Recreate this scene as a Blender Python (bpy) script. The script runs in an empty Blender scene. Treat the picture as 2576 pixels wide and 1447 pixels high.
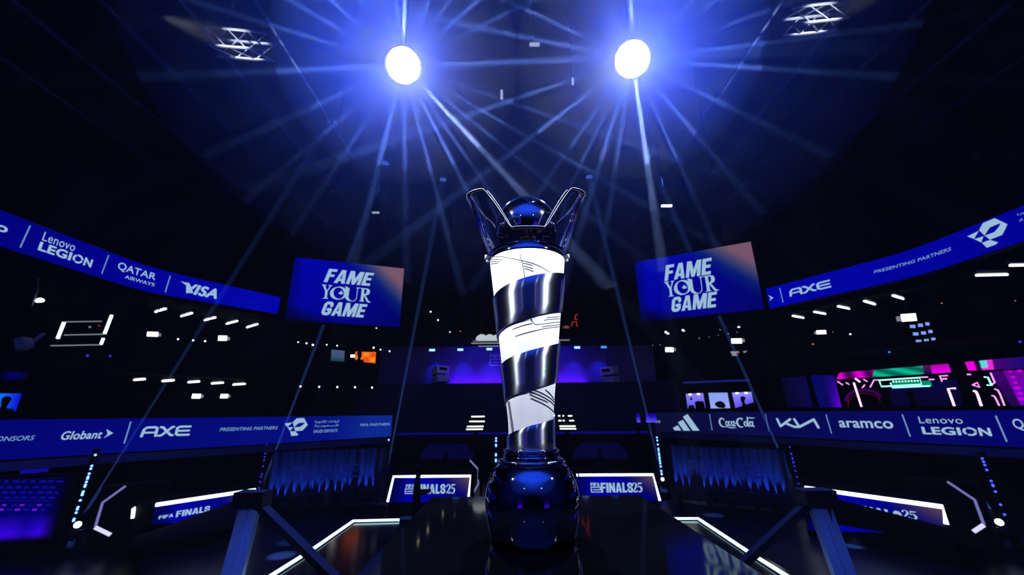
import bpy, bmesh, math, os, random
from mathutils import Vector, Matrix
from mathutils.geometry import tessellate_polygon

# ---------------------------------------------------------------- camera, world, lights, exposure
SC = bpy.context.scene
COL = SC.collection
W, H = 2576.0, 1447.0
CZ = 2.6                                   # eye height above the arena floor
PITCH, ROLL, LENS = math.radians(17.5), math.radians(0.5), 14.0
FPX = W * LENS / 36.0
cam_d = bpy.data.cameras.new('camera')
cam = bpy.data.objects.new('camera', cam_d)
COL.objects.link(cam)
cam.location = (0, 0, CZ)
cam.rotation_mode = 'QUATERNION'
cam.rotation_quaternion = (Matrix.Rotation(math.pi / 2 + PITCH, 3, 'X') @ Matrix.Rotation(-ROLL, 3, 'Z')).to_quaternion()
cam_d.lens, cam_d.sensor_width = LENS, 36.0
cam_d.clip_start, cam_d.clip_end = 0.02, 200
cam_d.dof.use_dof = True
cam_d.dof.focus_distance = 0.70
cam_d.dof.aperture_fstop = 7.1
SC.camera = cam

SC.view_settings.view_transform = 'Standard'
SC.view_settings.look = 'None'
SC.view_settings.exposure = 0.0
SC.view_settings.gamma = 1.0
SC.view_settings.use_curve_mapping = False

HAZE = 0.0004
world = bpy.data.worlds.new('arena_air')
SC.world = world
world.use_nodes = True
wn = world.node_tree
wn.nodes['Background'].inputs['Color'].default_value = (0, 0, 0, 1)
wn.nodes['Background'].inputs['Strength'].default_value = 0
vs = wn.nodes.new('ShaderNodeVolumeScatter')
vs.inputs['Color'].default_value = (1, 1, 1, 1)
vs.inputs['Density'].default_value = HAZE
vs.inputs['Anisotropy'].default_value = 0.0
wn.links.new(vs.outputs[0], wn.nodes['World Output'].inputs['Volume'])

cy = SC.cycles
cy.max_bounces, cy.diffuse_bounces, cy.glossy_bounces = 10, 1, 5
cy.transmission_bounces, cy.transparent_max_bounces, cy.volume_bounces = 10, 8, 0
cy.use_adaptive_sampling = True
cy.adaptive_threshold = 0.015
cy.caustics_reflective = False
cy.caustics_refractive = False
cy.sample_clamp_indirect = 4.0


def spot(name, loc, aim, watts, color, deg, blend=0.3, radius=0.05):
    d = bpy.data.lights.new(name, 'SPOT')
    d.energy, d.color, d.spot_size, d.spot_blend = watts, color, math.radians(deg), blend
    d.shadow_soft_size = radius
    o = bpy.data.objects.new(name, d)
    COL.objects.link(o)
    o.location = loc
    o.rotation_mode = 'QUATERNION'
    o.rotation_quaternion = (Vector(aim) - Vector(loc)).to_track_quat('-Z', 'Y')
    return o


LAMP_A, LAMP_B = Vector((-3.05, 8.94, CZ + 9.5)), Vector((3.45, 8.80, CZ + 9.5))
FRONT_A, FRONT_B = Vector((-7.2, -3.1, CZ + 6.0)), Vector((7.3, -3.1, CZ + 6.0))
REAR_A, REAR_B = Vector((-2.9, -6.4, CZ + 3.2)), Vector((3.0, -6.4, CZ + 3.2))
TROPHY = Vector((0.031, 0.75, CZ + 0.30))
BLUE = (0.015, 0.075, 1.0)
for nm, L in (('back_key', LAMP_A), ('back_key', LAMP_B)):
    aim = (TROPHY - L).normalized()
    spot(nm, L + aim * 0.25, TROPHY, 14000, (0.50, 0.64, 1.0), 24, 1.0, 0.25)
    spot('blue_wash', L + aim * 0.25, L + Vector((0, -5.0, -4.5)), 7500, BLUE, 150, 1.0, 0.15)
for L in (REAR_A, REAR_B):
    spot('rear_key', L + (TROPHY - L).normalized() * 0.1, TROPHY, 12, (0.80, 0.88, 1.0), 9, 1.0, 0.08)
for L in (FRONT_A, FRONT_B):
    spot('front_key', L + (TROPHY - L).normalized() * 0.1, TROPHY + Vector((0, 0, 0.25)), 18500, (0.86, 0.92, 1.0), 6.6, 1.0, 0.2)
    spot('blue_wash', L + (TROPHY - L).normalized() * 0.25, Vector((0, -6.0, CZ + 7.0)), 220000, BLUE, 76, 1.0, 0.15)
# narrow spots added as lens star rays around both lamps; big ones are beams
random.seed(5)
for L, angs in ((LAMP_A, (96, 75, 62, 50, 38, 17, -3, -14, -24, -33, -43, -52, -67, -83, -99, -118, -132, -146, -164, 178, 165, 152, 135, 125, 116, 104)),
                (LAMP_B, (82, 71, 60, 50, 39, 28, 18, 2, -10, -20, -38, -58, -73, -89, -108, -118, -129, -140, -160, 180, 164, 152, 141, 122, 112, 104))):
    view = (L - TROPHY).normalized()
    right = view.cross(Vector((0, 0, 1))).normalized()
    up = right.cross(view).normalized()
    for a in angs:
        r = math.radians(a)
        d = right * math.cos(r) + up * math.sin(r) - view * (random.uniform(.75, 1.05) if -150 < a < -25 else random.uniform(.30, .50) if abs(a) < 26 or abs(a) > 149 else random.uniform(-0.05, 0.15))
        big = a in (96, 82, -33, -89)
        d.normalize()
        spot('star_ray_beam', L + d * 0.56, L + d * 2, 300000 if big else random.uniform(70000, 160000), (0.12, 0.26, 1.0) if not big else (0.28, 0.44, 1.0), 3.2 if big else random.uniform(1.8, 2.9), 0.6, 0.05)


# ---------------------------------------------------------------- helpers
def lin(c):
    return tuple((v / 255 / 12.92) if v <= 10.31 else ((v / 255 + 0.055) / 1.055) ** 2.4 for v in c)


def ray(px, py):
    x, y = (px - W / 2) / FPX, -(py - H / 2) / FPX
    c, s = math.cos(ROLL), math.sin(ROLL)
    x, y = c * x + s * y, -s * x + c * y
    return Vector((x, math.cos(PITCH) - y * math.sin(PITCH), math.sin(PITCH) + y * math.cos(PITCH)))


C0 = Vector((0, 0, CZ))


def onz(px, py, z):
    d = ray(px, py)
    return C0 + d * ((z - CZ) / d.z)


def athd(px, py, dist):
    d = ray(px, py)
    return C0 + d * (dist / math.hypot(d.x, d.y))


def ony(px, py, y):
    d = ray(px, py)
    return C0 + d * (y / d.y)


MATS = {}


def pbr(name, color, rough=0.5, metal=0.0, spec=0.5, coat=0.0):
    if name in MATS:
        return MATS[name]
    m = bpy.data.materials.new(name)
    m.use_nodes = True
    b = m.node_tree.nodes['Principled BSDF']
    b.inputs['Base Color'].default_value = (*color, 1)
    b.inputs['Roughness'].default_value = rough
    b.inputs['Metallic'].default_value = metal
    b.inputs['Specular IOR Level'].default_value = spec
    b.inputs['Coat Weight'].default_value = coat
    MATS[name] = m
    return m


def glow(name, rgb, strength=1.0, attr=False):
    if name in MATS:
        return MATS[name]
    m = bpy.data.materials.new(name)
    m.use_nodes = True
    nt = m.node_tree
    nt.nodes.remove(nt.nodes['Principled BSDF'])
    e = nt.nodes.new('ShaderNodeEmission')
    e.inputs['Strength'].default_value = strength
    if attr:
        a = nt.nodes.new('ShaderNodeVertexColor')
        a.layer_name = 'Col'
        nt.links.new(a.outputs['Color'], e.inputs['Color'])
    else:
        e.inputs['Color'].default_value = (*lin(rgb), 1)
    nt.links.new(e.outputs[0], nt.nodes['Material Output'].inputs['Surface'])
    m.cycles.emission_sampling = 'NONE'
    MATS[name] = m
    return m


class MB:
    """collects polygons and links them as one mesh object"""
    def __init__(self):
        self.v, self.f, self.c = [], [], []

    def face(self, pts):
        n = len(self.v)
        self.v += [Vector(p) for p in pts]
        self.f.append(tuple(range(n, n + len(pts))))

    def grid(self, fn, nu, nv, col=None):
        n = len(self.v)
        for j in range(nv + 1):
            for i in range(nu + 1):
                self.v.append(Vector(fn(i / nu, j / nv)))
                if col:
                    self.c.append(col(i / nu, j / nv))
        for j in range(nv):
            for i in range(nu):
                a = n + j * (nu + 1) + i
                self.f.append((a, a + 1, a + nu + 2, a + nu + 1))

    def box(self, c, s, rz=0.0, M=None):
        R = M or Matrix.Rotation(rz, 3, 'Z')
        c = Vector(c)
        n = len(self.v)
        for k in range(8):
            p = Vector(((k & 1) - .5, ((k >> 1) & 1) - .5, ((k >> 2) & 1) - .5))
            self.v.append(c + R @ Vector((p.x * s[0], p.y * s[1], p.z * s[2])))
        for q in ((0, 2, 3, 1), (4, 5, 7, 6), (0, 1, 5, 4), (2, 6, 7, 3), (0, 4, 6, 2), (1, 3, 7, 5)):
            self.f.append(tuple(n + i for i in q))

    def bar(self, p, q, w, h, up=(0, 0, 1)):
        p, q = Vector(p), Vector(q)
        d = (q - p)
        x = d.normalized()
        up = Vector(up)
        if abs(x.dot(up)) > 0.98:
            up = Vector((0, 1, 0))
        y = up.cross(x).normalized()
        z = x.cross(y)
        M = Matrix((x, y, z)).transposed()
        self.box((p + q) / 2, (d.length, w, h), M=M)

    def tube(self, pts, r, n=8, cap=True):
        pts = [Vector(p) for p in pts]
        base = len(self.v)
        m = len(pts)
        prev = None
        for i, p in enumerate(pts):
            t = (pts[min(i + 1, m - 1)] - pts[max(i - 1, 0)]).normalized()
            ref = Vector((0, 0, 1)) if abs(t.z) < 0.9 else Vector((1, 0, 0))
            a = t.cross(ref).normalized() if prev is None else (prev - t * prev.dot(t)).normalized()
            prev = a
            b = t.cross(a)
            rr = r[i] if isinstance(r, (list, tuple)) else r
            for k in range(n):
                w = 2 * math.pi * k / n
                self.v.append(p + (a * math.cos(w) + b * math.sin(w)) * rr)
        for i in range(m - 1):
            for k in range(n):
                a = base + i * n + k
                b = base + i * n + (k + 1) % n
                self.f.append((a, b, b + n, a + n))
        if cap:
            self.f.append(tuple(base + k for k in reversed(range(n))))
            self.f.append(tuple(base + (m - 1) * n + k for k in range(n)))

    def lathe(self, prof, c, n=96, axis=None, cap=(True, True)):
        c = Vector(c)
        R = axis or Matrix.Identity(3)
        base = len(self.v)
        for r, z in prof:
            for k in range(n):
                w = 2 * math.pi * k / n
                self.v.append(c + R @ Vector((r * math.cos(w), r * math.sin(w), z)))
        for i in range(len(prof) - 1):
            for k in range(n):
                a = base + i * n + k
                b = base + i * n + (k + 1) % n
                self.f.append((a, b, b + n, a + n))
        if cap[0]:
            self.f.append(tuple(base + k for k in reversed(range(n))))
        if cap[1]:
            self.f.append(tuple(base + (len(prof) - 1) * n + k for k in range(n)))

    def ball(self, c, r, n=12, m=8, sc=(1, 1, 1)):
        pr = [(max(1e-4, r * math.sin(math.pi * i / m)), -r * math.cos(math.pi * i / m)) for i in range(m + 1)]
        self.lathe(pr, c, n, Matrix.Diagonal(Vector(sc)))

    def build(self, name, mat, parent=None, smooth=False, origin=None):
        me = bpy.data.meshes.new(name)
        off = Vector((0, 0, 0))
        if parent is not None:
            off = Vector(parent['_w'])
        elif origin is not None:
            off = Vector(origin)
        me.from_pydata([v - off for v in self.v], [], self.f)
        if self.c:
            at = me.color_attributes.new('Col', 'FLOAT_COLOR', 'POINT')
            for i, c in enumerate(self.c):
                at.data[i].color = (*c[:3], 1)
        me.update()
        if smooth:
            for p in me.polygons:
                p.use_smooth = True
        me.materials.append(mat)
        o = bpy.data.objects.new(name, me)
        COL.objects.link(o)
        if parent is not None:
            o.parent = parent
            o['_w'] = off
        else:
            o.location = off
            o['_w'] = off
        return o


def tag(o, label, cat, group=None, kind=None):
    o['label'], o['category'] = label, cat
    if group:
        o['group'] = group
    if kind:
        o['kind'] = kind
    return o


def thing(name, loc, label, cat, group=None):
    o = bpy.data.objects.new(name, None)
    o.empty_display_size = 0.1
    COL.objects.link(o)
    o.location = loc
    o['_w'] = Vector(loc)
    return tag(o, label, cat, group)


def structure(name, mb, mat, label=None, smooth=False):
    o = mb.build(name, mat, smooth=smooth)
    o['kind'] = 'structure'
    return o


# fonts that ship with Blender itself (fall back to the built-in face)
def font(fn):
    try:
        p = os.path.join(bpy.utils.system_resource('DATAFILES'), 'fonts', fn)
        return bpy.data.fonts.load(p, check_existing=True)
    except Exception:
        return None


ARAB = font('NotoSansArabic-VariableFont_wdth,wght.woff2')


def text_shape(s, bold=0.0, shear=0.0, fnt=None, space=1.0):
    """2-D polygons of a word, scaled into the unit square"""
    cu = bpy.data.curves.new('lettering', 'FONT')
    cu.body = s
    if fnt:
        cu.font = fnt
    cu.shear, cu.space_character = shear, space + bold * 1.5
    cu.resolution_u = 5
    ob = bpy.data.objects.new('lettering', cu)
    COL.objects.link(ob)
    dg = bpy.context.evaluated_depsgraph_get()
    dg.update()
    me = bpy.data.meshes.new_from_object(ob.evaluated_get(dg))
    vs_ = [(v.co.x, v.co.y) for v in me.vertices]
    fs_ = [tuple(p.vertices) for p in me.polygons]
    bpy.data.objects.remove(ob)
    bpy.data.curves.remove(cu)
    bpy.data.meshes.remove(me)
    if not vs_:
        return [], []
    if bold:                                   # embolden by overlaying shifted copies
        n0, v0, f0 = len(vs_), list(vs_), list(fs_)
        for k in range(8):
            a = k * math.pi / 4
            b = len(vs_)
            vs_ += [(x + bold * math.cos(a), y + bold * math.sin(a) * .8) for x, y in v0]
            fs_ += [tuple(b + i for i in f) for f in f0]
    x0, x1 = min(v[0] for v in vs_), max(v[0] for v in vs_)
    y0, y1 = min(v[1] for v in vs_), max(v[1] for v in vs_)
    return [((x - x0) / (x1 - x0), (y - y0) / (y1 - y0)) for x, y in vs_], fs_


def poly_shape(polys):
    vs_, fs_ = [], []
    for P in polys:
        n = len(vs_)
        vs_ += [(p[0], p[1]) for p in P]
        for t in tessellate_polygon([[Vector((p[0], p[1], 0)) for p in P]]):
            fs_.append(tuple(n + i for i in t))
    return vs_, fs_


def stroke_polys(paths, asp=1.0):
    """thick polylines as polygons; a path is (width, [points]) or (width list, [points]); asp = box width / box height"""
    out = []
    for wd, pts in paths:
        ws = wd if isinstance(wd, (list, tuple)) else [wd] * len(pts)
        q = [Vector((p[0] * asp, p[1])) for p in pts]
        for i in range(len(q) - 1):
            d = (q[i + 1] - q[i])
            if d.length < 1e-6:
                continue
            nrm = Vector((-d.y, d.x)).normalized()
            a, b = nrm * ws[i] / 2, nrm * ws[i + 1] / 2
            out.append([(p.x / asp, p.y) for p in (q[i] + a, q[i] - a, q[i + 1] - b, q[i + 1] + b)])
        for i, p in enumerate(q):
            out.append([((p.x + ws[i] / 2 * math.cos(t * math.pi / 5)) / asp, p.y + ws[i] / 2 * math.sin(t * math.pi / 5)) for t in range(10)])
    return out


class Strip:
    """a vertical wall standing on a plan polyline; u = metres along it, v = height"""
    def __init__(self, pts, z0, z1):
        self.p = [Vector((p[0], p[1])) for p in pts]
        self.z0, self.z1 = z0, z1
        self.cum = [0.0]
        for a, b in zip(self.p, self.p[1:]):
            self.cum.append(self.cum[-1] + (b - a).length)
        self.L = self.cum[-1]

    def at(self, u):
        i = 0
        while i < len(self.p) - 2 and u > self.cum[i + 1]:
            i += 1
        d = (self.p[i + 1] - self.p[i]).normalized()
        return self.p[i] + d * (u - self.cum[i]), Vector((d.y, -d.x))     # normal: right of travel = towards the stage

    def P(self, u, v, off=0.0):
        q, n = self.at(u)
        return Vector((q.x + n.x * off, q.y + n.y * off, v))

    def uv(self, px, py):
        d = ray(px, py)
        best = None
        for i in range(len(self.p) - 1):
            a, b = self.p[i], self.p[i + 1]
            e = b - a
            den = d.x * e.y - d.y * e.x
            if abs(den) < 1e-9:
                continue
            t = (a.x * e.y - a.y * e.x) / den
            s = (a.x * d.y - a.y * d.x) / den
            if t <= 0:
                continue
            miss = max(0, -s, s - 1)
            if best is None or miss < best[0]:
                best = (miss, self.cum[i] + s * e.length, CZ + d.z * t)
        return best[1], best[2]

    def box(self, L, R, B=None, T=None):
        """u from pixels L and R, v from pixels B (default L) and T (default R)"""
        B, T = B or L, T or R
        return self.uv(*L)[0], self.uv(*B)[1], self.uv(*R)[0], self.uv(*T)[1]

    def add(self, mb, shape, bx, off=0.012):
        vs_, fs_ = shape
        n = len(mb.v)
        u0, v0, u1, v1 = bx
        for x, y in vs_:
            mb.v.append(self.P(u0 + (u1 - u0) * x, v0 + (v1 - v0) * y, off))
        mb.f += [tuple(n + i for i in f) for f in fs_]

    def px_poly(self, mb, pts, off=0.012):
        q = [self.uv(*p) for p in pts]
        n = len(mb.v)
        mb.v += [self.P(u, v, off) for u, v in q]
        for t in tessellate_polygon([[Vector((u, v, 0)) for u, v in q]]):
            mb.f.append(tuple(n + i for i in t))

    def px_line(self, mb, a, b, w, off=0.012):
        (u0, v0), (u1, v1) = self.uv(*a), self.uv(*b)
        d = Vector((u1 - u0, v1 - v0))
        nn = Vector((-d.y, d.x)).normalized() * w / 2
        mb.face([self.P(u, v, off) for u, v in ((u0 + nn.x, v0 + nn.y), (u0 - nn.x, v0 - nn.y), (u1 - nn.x, v1 - nn.y), (u1 + nn.x, v1 + nn.y))])

    def slab(self, thick, u0=0, u1=None, z0=None, z1=None, front=0.0):
        """solid body behind the face"""
        u1 = self.L if u1 is None else u1
        z0, z1 = self.z0 if z0 is None else z0, self.z1 if z1 is None else z1
        us = [u0] + [c for c in self.cum if u0 + 1e-4 < c < u1 - 1e-4] + [u1]
        mb = MB()
        F = [(self.P(u, z0, front), self.P(u, z1, front), self.P(u, z0, front - thick), self.P(u, z1, front - thick)) for u in us]
        for a, b in zip(F, F[1:]):
            mb.face((a[0], b[0], b[1], a[1]))
            mb.face((a[3], b[3], b[2], a[2]))
            mb.face((a[1], b[1], b[3], a[3]))
            mb.face((a[0], a[2], b[2], b[0]))
        a, b = F[0], F[-1]
        mb.face((a[0], a[1], a[3], a[2]))
        mb.face((b[0], b[2], b[3], b[1]))
        return mb

    def face_grid(self, col, nu=40, nv=6, off=0.006, u0=0.0, u1=None, z0=None, z1=None):
        u1 = self.L if u1 is None else u1
        z0, z1 = self.z0 if z0 is None else z0, self.z1 if z1 is None else z1
        mb = MB()
        mb.grid(lambda s, t: self.P(u0 + (u1 - u0) * s, z0 + (z1 - z0) * t, off), nu, nv, col)
        return mb


# ---------------------------------------------------------------- materials
M_BLACK = pbr('matt_black_paint', (0.002, 0.002, 0.0026), 0.85, 0, 0.05)
M_ROOF = pbr('black_roof_cloth', (0.001, 0.001, 0.0012), 0.95, 0, 0.0)
M_CASE = pbr('black_plastic', (0.006, 0.006, 0.008), 0.45, 0, 0.3)
M_WALL = pbr('dark_wall', (0.0022, 0.0022, 0.0035), 0.9, 0, 0.02)
M_ALU = pbr('truss_aluminium', (0.75, 0.77, 0.82), 0.35, 1.0)
M_SUIT = pbr('black_cloth', (0.004, 0.004, 0.005), 0.9, 0, 0.1)
M_SKIN = pbr('skin', (0.25, 0.13, 0.08), 0.6)
M_GREYCASE = pbr('grey_metal', (0.10, 0.11, 0.13), 0.5, 0.5)


def noisy(name, color, rough, scale, amount, spec=0.3):
    m = pbr(name, color, rough, 0, spec)
    nt = m.node_tree
    b = nt.nodes['Principled BSDF']
    tc = nt.nodes.new('ShaderNodeTexCoord')
    nz = nt.nodes.new('ShaderNodeTexNoise')
    nz.inputs['Scale'].default_value = scale
    nz.inputs['Detail'].default_value = 6
    mr = nt.nodes.new('ShaderNodeMapRange')
    mr.inputs['To Min'].default_value = max(0.02, rough - amount)
    mr.inputs['To Max'].default_value = rough + amount
    nt.links.new(tc.outputs['Object'], nz.inputs['Vector'])
    nt.links.new(nz.outputs['Fac'], mr.inputs['Value'])
    nt.links.new(mr.outputs[0], b.inputs['Roughness'])
    return m


M_FLOOR = noisy('arena_floor_vinyl', (0.004, 0.004, 0.006), 0.35, 1.2, 0.1, 0.15)
M_STAGE = noisy('stage_gloss_black', (0.002, 0.002, 0.003), 0.13, 2.0, 0.05, 0.14)
M_PLINTH = noisy('plinth_gloss_black', (0.0015, 0.0015, 0.002), 0.05, 6.0, 0.02, 0.28)
M_TXT = glow('led_pale_blue', (152, 186, 214), 1.0)
M_TXTD = glow('led_dim_pale_blue', (110, 150, 190), 1.0)
M_LED = glow('led_screen_picture', (0, 0, 0), 1.0, attr=True)
M_WHITE = glow('white_light', (255, 255, 255), 4.0)
M_WARM = glow('warm_light', (255, 236, 205), 3.0)
M_NEON = glow('neon_white_blue', (225, 240, 255), 3.0)
M_CYANW = glow('neon_cyan_white', (190, 235, 255), 3.0)
M_BLUEDOT = glow('blue_pixel', (70, 110, 255), 9.0)
M_BLUEDIM = glow('dim_blue_pixel', (50, 50, 235), 1.1)
M_PERI = glow('periwinkle_panel', (130, 165, 255), 1.0)
M_LAVD = glow('dim_lavender_tube', (112, 112, 175), 1.0)
M_LAV = glow('lavender_tube', (215, 210, 255), 1.1)
M_GREYL = glow('dim_grey_light', (120, 120, 135), 1.0)
M_AMBER = glow('amber_light', (220, 130, 70), 0.8)
M_RED = glow('red_light', (215, 50, 35), 0.8)
M_MAG = glow('magenta_neon', (255, 150, 250), 1.6)
M_TEAL = glow('teal_neon', (150, 255, 225), 2.2)

# ---------------------------------------------------------------- room shell
mb = MB(); mb.box((0, 8, -0.1), (70, 70, 0.2)); structure('floor', mb, M_FLOOR)
mb = MB(); mb.box((0, 8, 16.6), (70, 70, 0.2)); structure('ceiling', mb, M_ROOF)
# theatrical haze hanging under the lighting rig
M_HAZE = bpy.data.materials.new('stage_haze'); M_HAZE.use_nodes = True
nt = M_HAZE.node_tree; nt.nodes.remove(nt.nodes['Principled BSDF'])
vs = nt.nodes.new('ShaderNodeVolumeScatter'); vs.inputs['Density'].default_value = 0.004; vs.inputs['Color'].default_value = (1, 1, 1, 1)
nt.links.new(vs.outputs[0], nt.nodes['Material Output'].inputs['Volume'])
for c_, r_, lab in (((0.2, 8.6, 11.6), (7.6, 6.4, 4.6), 'thin bluish haze hanging under the roof around the two bright lamps'), ((0.2, 8.8, 11.8), (9.2, 7.2, 6.4), 'widest and thinnest haze under the roof'), ((0.0, -4.5, 8.6), (9.5, 6.0, 4.8), 'thin bluish haze hanging under the roof behind the camera')):
    mb = MB(); mb.ball(c_, 1.0, 48, 32, r_)
    mb.v = [Vector((v.x, v.y, min(v.z, 15.2))) for v in mb.v]
    tag(mb.build('haze', M_HAZE, None, True), lab, 'haze', None, 'stuff')
M_RAY_HAZE = bpy.data.materials.new('star_ray_haze'); M_RAY_HAZE.use_nodes = True  # haze balls added to thicken the glare and star rays
nt = M_RAY_HAZE.node_tree; nt.nodes.remove(nt.nodes['Principled BSDF'])
vs = nt.nodes.new('ShaderNodeVolumeScatter'); vs.inputs['Density'].default_value = 0.030; vs.inputs['Color'].default_value = (1, 1, 1, 1)
nt.links.new(vs.outputs[0], nt.nodes['Material Output'].inputs['Volume'])
for L, lab in ((LAMP_A, 'added haze ball for glare and star rays, left bright lamp'), (LAMP_B, 'added haze ball for glare and star rays, right bright lamp')):
    mb = MB(); mb.ball(L, 3.3, 40, 24); mb.v = [Vector((v.x, v.y, min(v.z, 15.1))) for v in mb.v]
    tag(mb.build('haze', M_RAY_HAZE, None, True), lab, 'haze', None, 'stuff')
mb = MB()
for k in range(48):
    a0, a1 = 2 * math.pi * k / 48, 2 * math.pi * (k + 1) / 48
    p, q = (0.3 + 30 * math.cos(a0), 4 + 30 * math.sin(a0)), (0.3 + 30 * math.cos(a1), 4 + 30 * math.sin(a1))
    mb.face(((*q, 0), (*p, 0), (*p, 16.5), (*q, 16.5)))
structure('wall_outer', mb, M_WALL)

# stage with its plinth
SZ = CZ - 1.3                       # stage deck
PZ = CZ - 0.198                     # plinth top
mb = MB(); mb.box((0.12, 1.0, SZ / 2), (4.42, 9.6, SZ)); structure('stage_platform', mb, M_STAGE)
pl = thing('plinth', (0.055, 0.70, SZ), 'glossy black rectangular plinth under the silver trophy', 'plinth')
mb = MB(); mb.box((0.055, 0.70, (SZ + PZ - 0.03) / 2), (0.50, 0.78, PZ - 0.03 - SZ)); mb.build('body', M_BLACK, pl)
mb = MB()
for (w, d, z) in ((0.512, 0.80, PZ - 0.03), (0.524, 0.812, PZ - 0.026), (0.524, 0.812, PZ - 0.004), (0.518, 0.806, PZ)):
    for sx, sy in ((-1, -1), (1, -1), (1, 1), (-1, 1)):
        mb.v.append(Vector((0.055 + sx * w / 2, 0.70 + sy * d / 2, z)))
for i in range(3):
    for k in range(4):
        mb.f.append((i * 4 + k, i * 4 + (k + 1) % 4, i * 4 + 4 + (k + 1) % 4, i * 4 + 4 + k))
mb.f += [(3, 2, 1, 0), (12, 13, 14, 15)]
mb.build('top', M_PLINTH, pl)

# ---------------------------------------------------------------- the trophy
TX, TY = 0.031, 0.75
M_CHROME = pbr('polished_chrome', (0.80, 0.83, 0.88), 0.035, 1.0)
nt = M_CHROME.node_tree
b_ = nt.nodes['Principled BSDF']
tc = nt.nodes.new('ShaderNodeTexCoord')
nz = nt.nodes.new('ShaderNodeTexNoise'); nz.inputs['Scale'].default_value = 55; nz.inputs['Detail'].default_value = 8
mr = nt.nodes.new('ShaderNodeMapRange')
mr.inputs['From Min'].default_value, mr.inputs['From Max'].default_value = 0.5, 0.75
mr.inputs['To Min'].default_value, mr.inputs['To Max'].default_value = 0.03, 0.16
nt.links.new(tc.outputs['Object'], nz.inputs['Vector']); nt.links.new(nz.outputs['Fac'], mr.inputs['Value']); nt.links.new(mr.outputs[0], b_.inputs['Roughness'])
M_BAND = pbr('ring_polished_chrome', (0.72, 0.79, 0.92), 0.23, 1.0)
nt = M_BAND.node_tree
b_ = nt.nodes['Principled BSDF']
tg = nt.nodes.new('ShaderNodeTangent'); tg.direction_type = 'RADIAL'; tg.axis = 'Z'
b_.inputs['Anisotropic'].default_value = 0.92
b_.inputs['Anisotropic Rotation'].default_value = 0.25
nt.links.new(tg.outputs[0], b_.inputs['Tangent'])

M_DARKCHROME = pbr('dark_smoked_chrome', (0.50, 0.53, 0.62), 0.03, 1.0)
M_BRUSH = pbr('brushed_silver', (0.90, 0.91, 0.95), 0.5, 0.25)
nt = M_BRUSH.node_tree
b_ = nt.nodes['Principled BSDF']
tc = nt.nodes.new('ShaderNodeTexCoord')
mp = nt.nodes.new('ShaderNodeMapping'); mp.inputs['Scale'].default_value = (240, 240, 3)
nz = nt.nodes.new('ShaderNodeTexNoise'); nz.inputs['Scale'].default_value = 1.0; nz.inputs['Detail'].default_value = 4
bp = nt.nodes.new('ShaderNodeBump'); bp.inputs['Strength'].default_value = 0.12; bp.inputs['Distance'].default_value = 0.001
nt.links.new(tc.outputs['Object'], mp.inputs['Vector']); nt.links.new(mp.outputs[0], nz.inputs['Vector'])
nt.links.new(nz.outputs['Fac'], bp.inputs['Height']); nt.links.new(bp.outputs[0], b_.inputs['Normal'])
M_ENGR = pbr('dark_engraving', (0.03, 0.03, 0.04), 0.5, 0.3)
M_GLASS = bpy.data.materials.new('clear_acrylic'); M_GLASS.use_nodes = True
b_ = M_GLASS.node_tree.nodes['Principled BSDF']
b_.inputs['Base Color'].default_value = (0.93, 0.95, 1.0, 1)
b_.inputs['Transmission Weight'].default_value = 1.0
b_.inputs['Roughness'].default_value = 0.0
b_.inputs['IOR'].default_value = 1.47
M_GLOBE = pbr('etched_globe_chrome', (0.80, 0.83, 0.88), 0.05, 1.0)
nt = M_GLOBE.node_tree
b_ = nt.nodes['Principled BSDF']
tc = nt.nodes.new('ShaderNodeTexCoord')
nz = nt.nodes.new('ShaderNodeTexNoise'); nz.inputs['Scale'].default_value = 17; nz.inputs['Detail'].default_value = 5
cr = nt.nodes.new('ShaderNodeValToRGB')
cr.color_ramp.elements[0].position, cr.color_ramp.elements[1].position = 0.53, 0.55
bp = nt.nodes.new('ShaderNodeBump'); bp.inputs['Strength'].default_value = 0.6; bp.inputs['Distance'].default_value = 0.002
nt.links.new(tc.outputs['Object'], nz.inputs['Vector']); nt.links.new(nz.outputs['Fac'], cr.inputs['Fac'])
nt.links.new(cr.outputs['Color'], bp.inputs['Height']); nt.links.new(bp.outputs[0], b_.inputs['Normal'])

trophy = thing('trophy', (TX, TY, PZ), 'tall silver trophy with spiral chrome band, dark bulb base and clear crown', 'trophy')


def zoft(py):                       # height at the trophy axis seen at picture row py
    return ony(1325, py, TY).z


def rad(py, hw):
    z = zoft(py)
    return hw * (TY * math.cos(PITCH) + (z - CZ) * math.sin(PITCH)) / FPX, z


prof = [(0.0001, PZ), (0.064, PZ), (0.0665, PZ + 0.002), rad(1352, 107), rad(1322, 113.5), rad(1280, 118), rad(1240, 117.5), rad(1200, 107.5), rad(1174, 94), rad(1164, 84)]
# smooth the profile
def smooth(p, n=2):
    for _ in range(n):
        q = [p[0]]
        for a, b in zip(p, p[1:]):
            q += [(a[0] * .75 + b[0] * .25, a[1] * .75 + b[1] * .25), (a[0] * .25 + b[0] * .75, a[1] * .25 + b[1] * .75)]
        p = q + [p[-1]]
    return p
c0 = (TX, TY, 0)
mb = MB(); mb.lathe(prof[:2] + smooth(prof[2:], 5), c0, 128); mb.build('bulb_base', M_DARKCHROME, trophy, True)
r1, z1 = rad(1162, 82)
r2, z2 = rad(1154, 76)
mb = MB()
mb.lathe(smooth([(r1 - 0.004, z1 - 0.001), (r1 + 0.002, z1), (r1 + 0.003, z1 + 0.003), (r1 - 0.001, z1 + 0.005), (r2 - 0.004, z2 + 0.001)]), c0, 128)
mb.build('shoulder_ring', M_CHROME, trophy, True)
r3, z3 = rad(1140, 67)
r4, z4 = rad(1133, 62)
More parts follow.
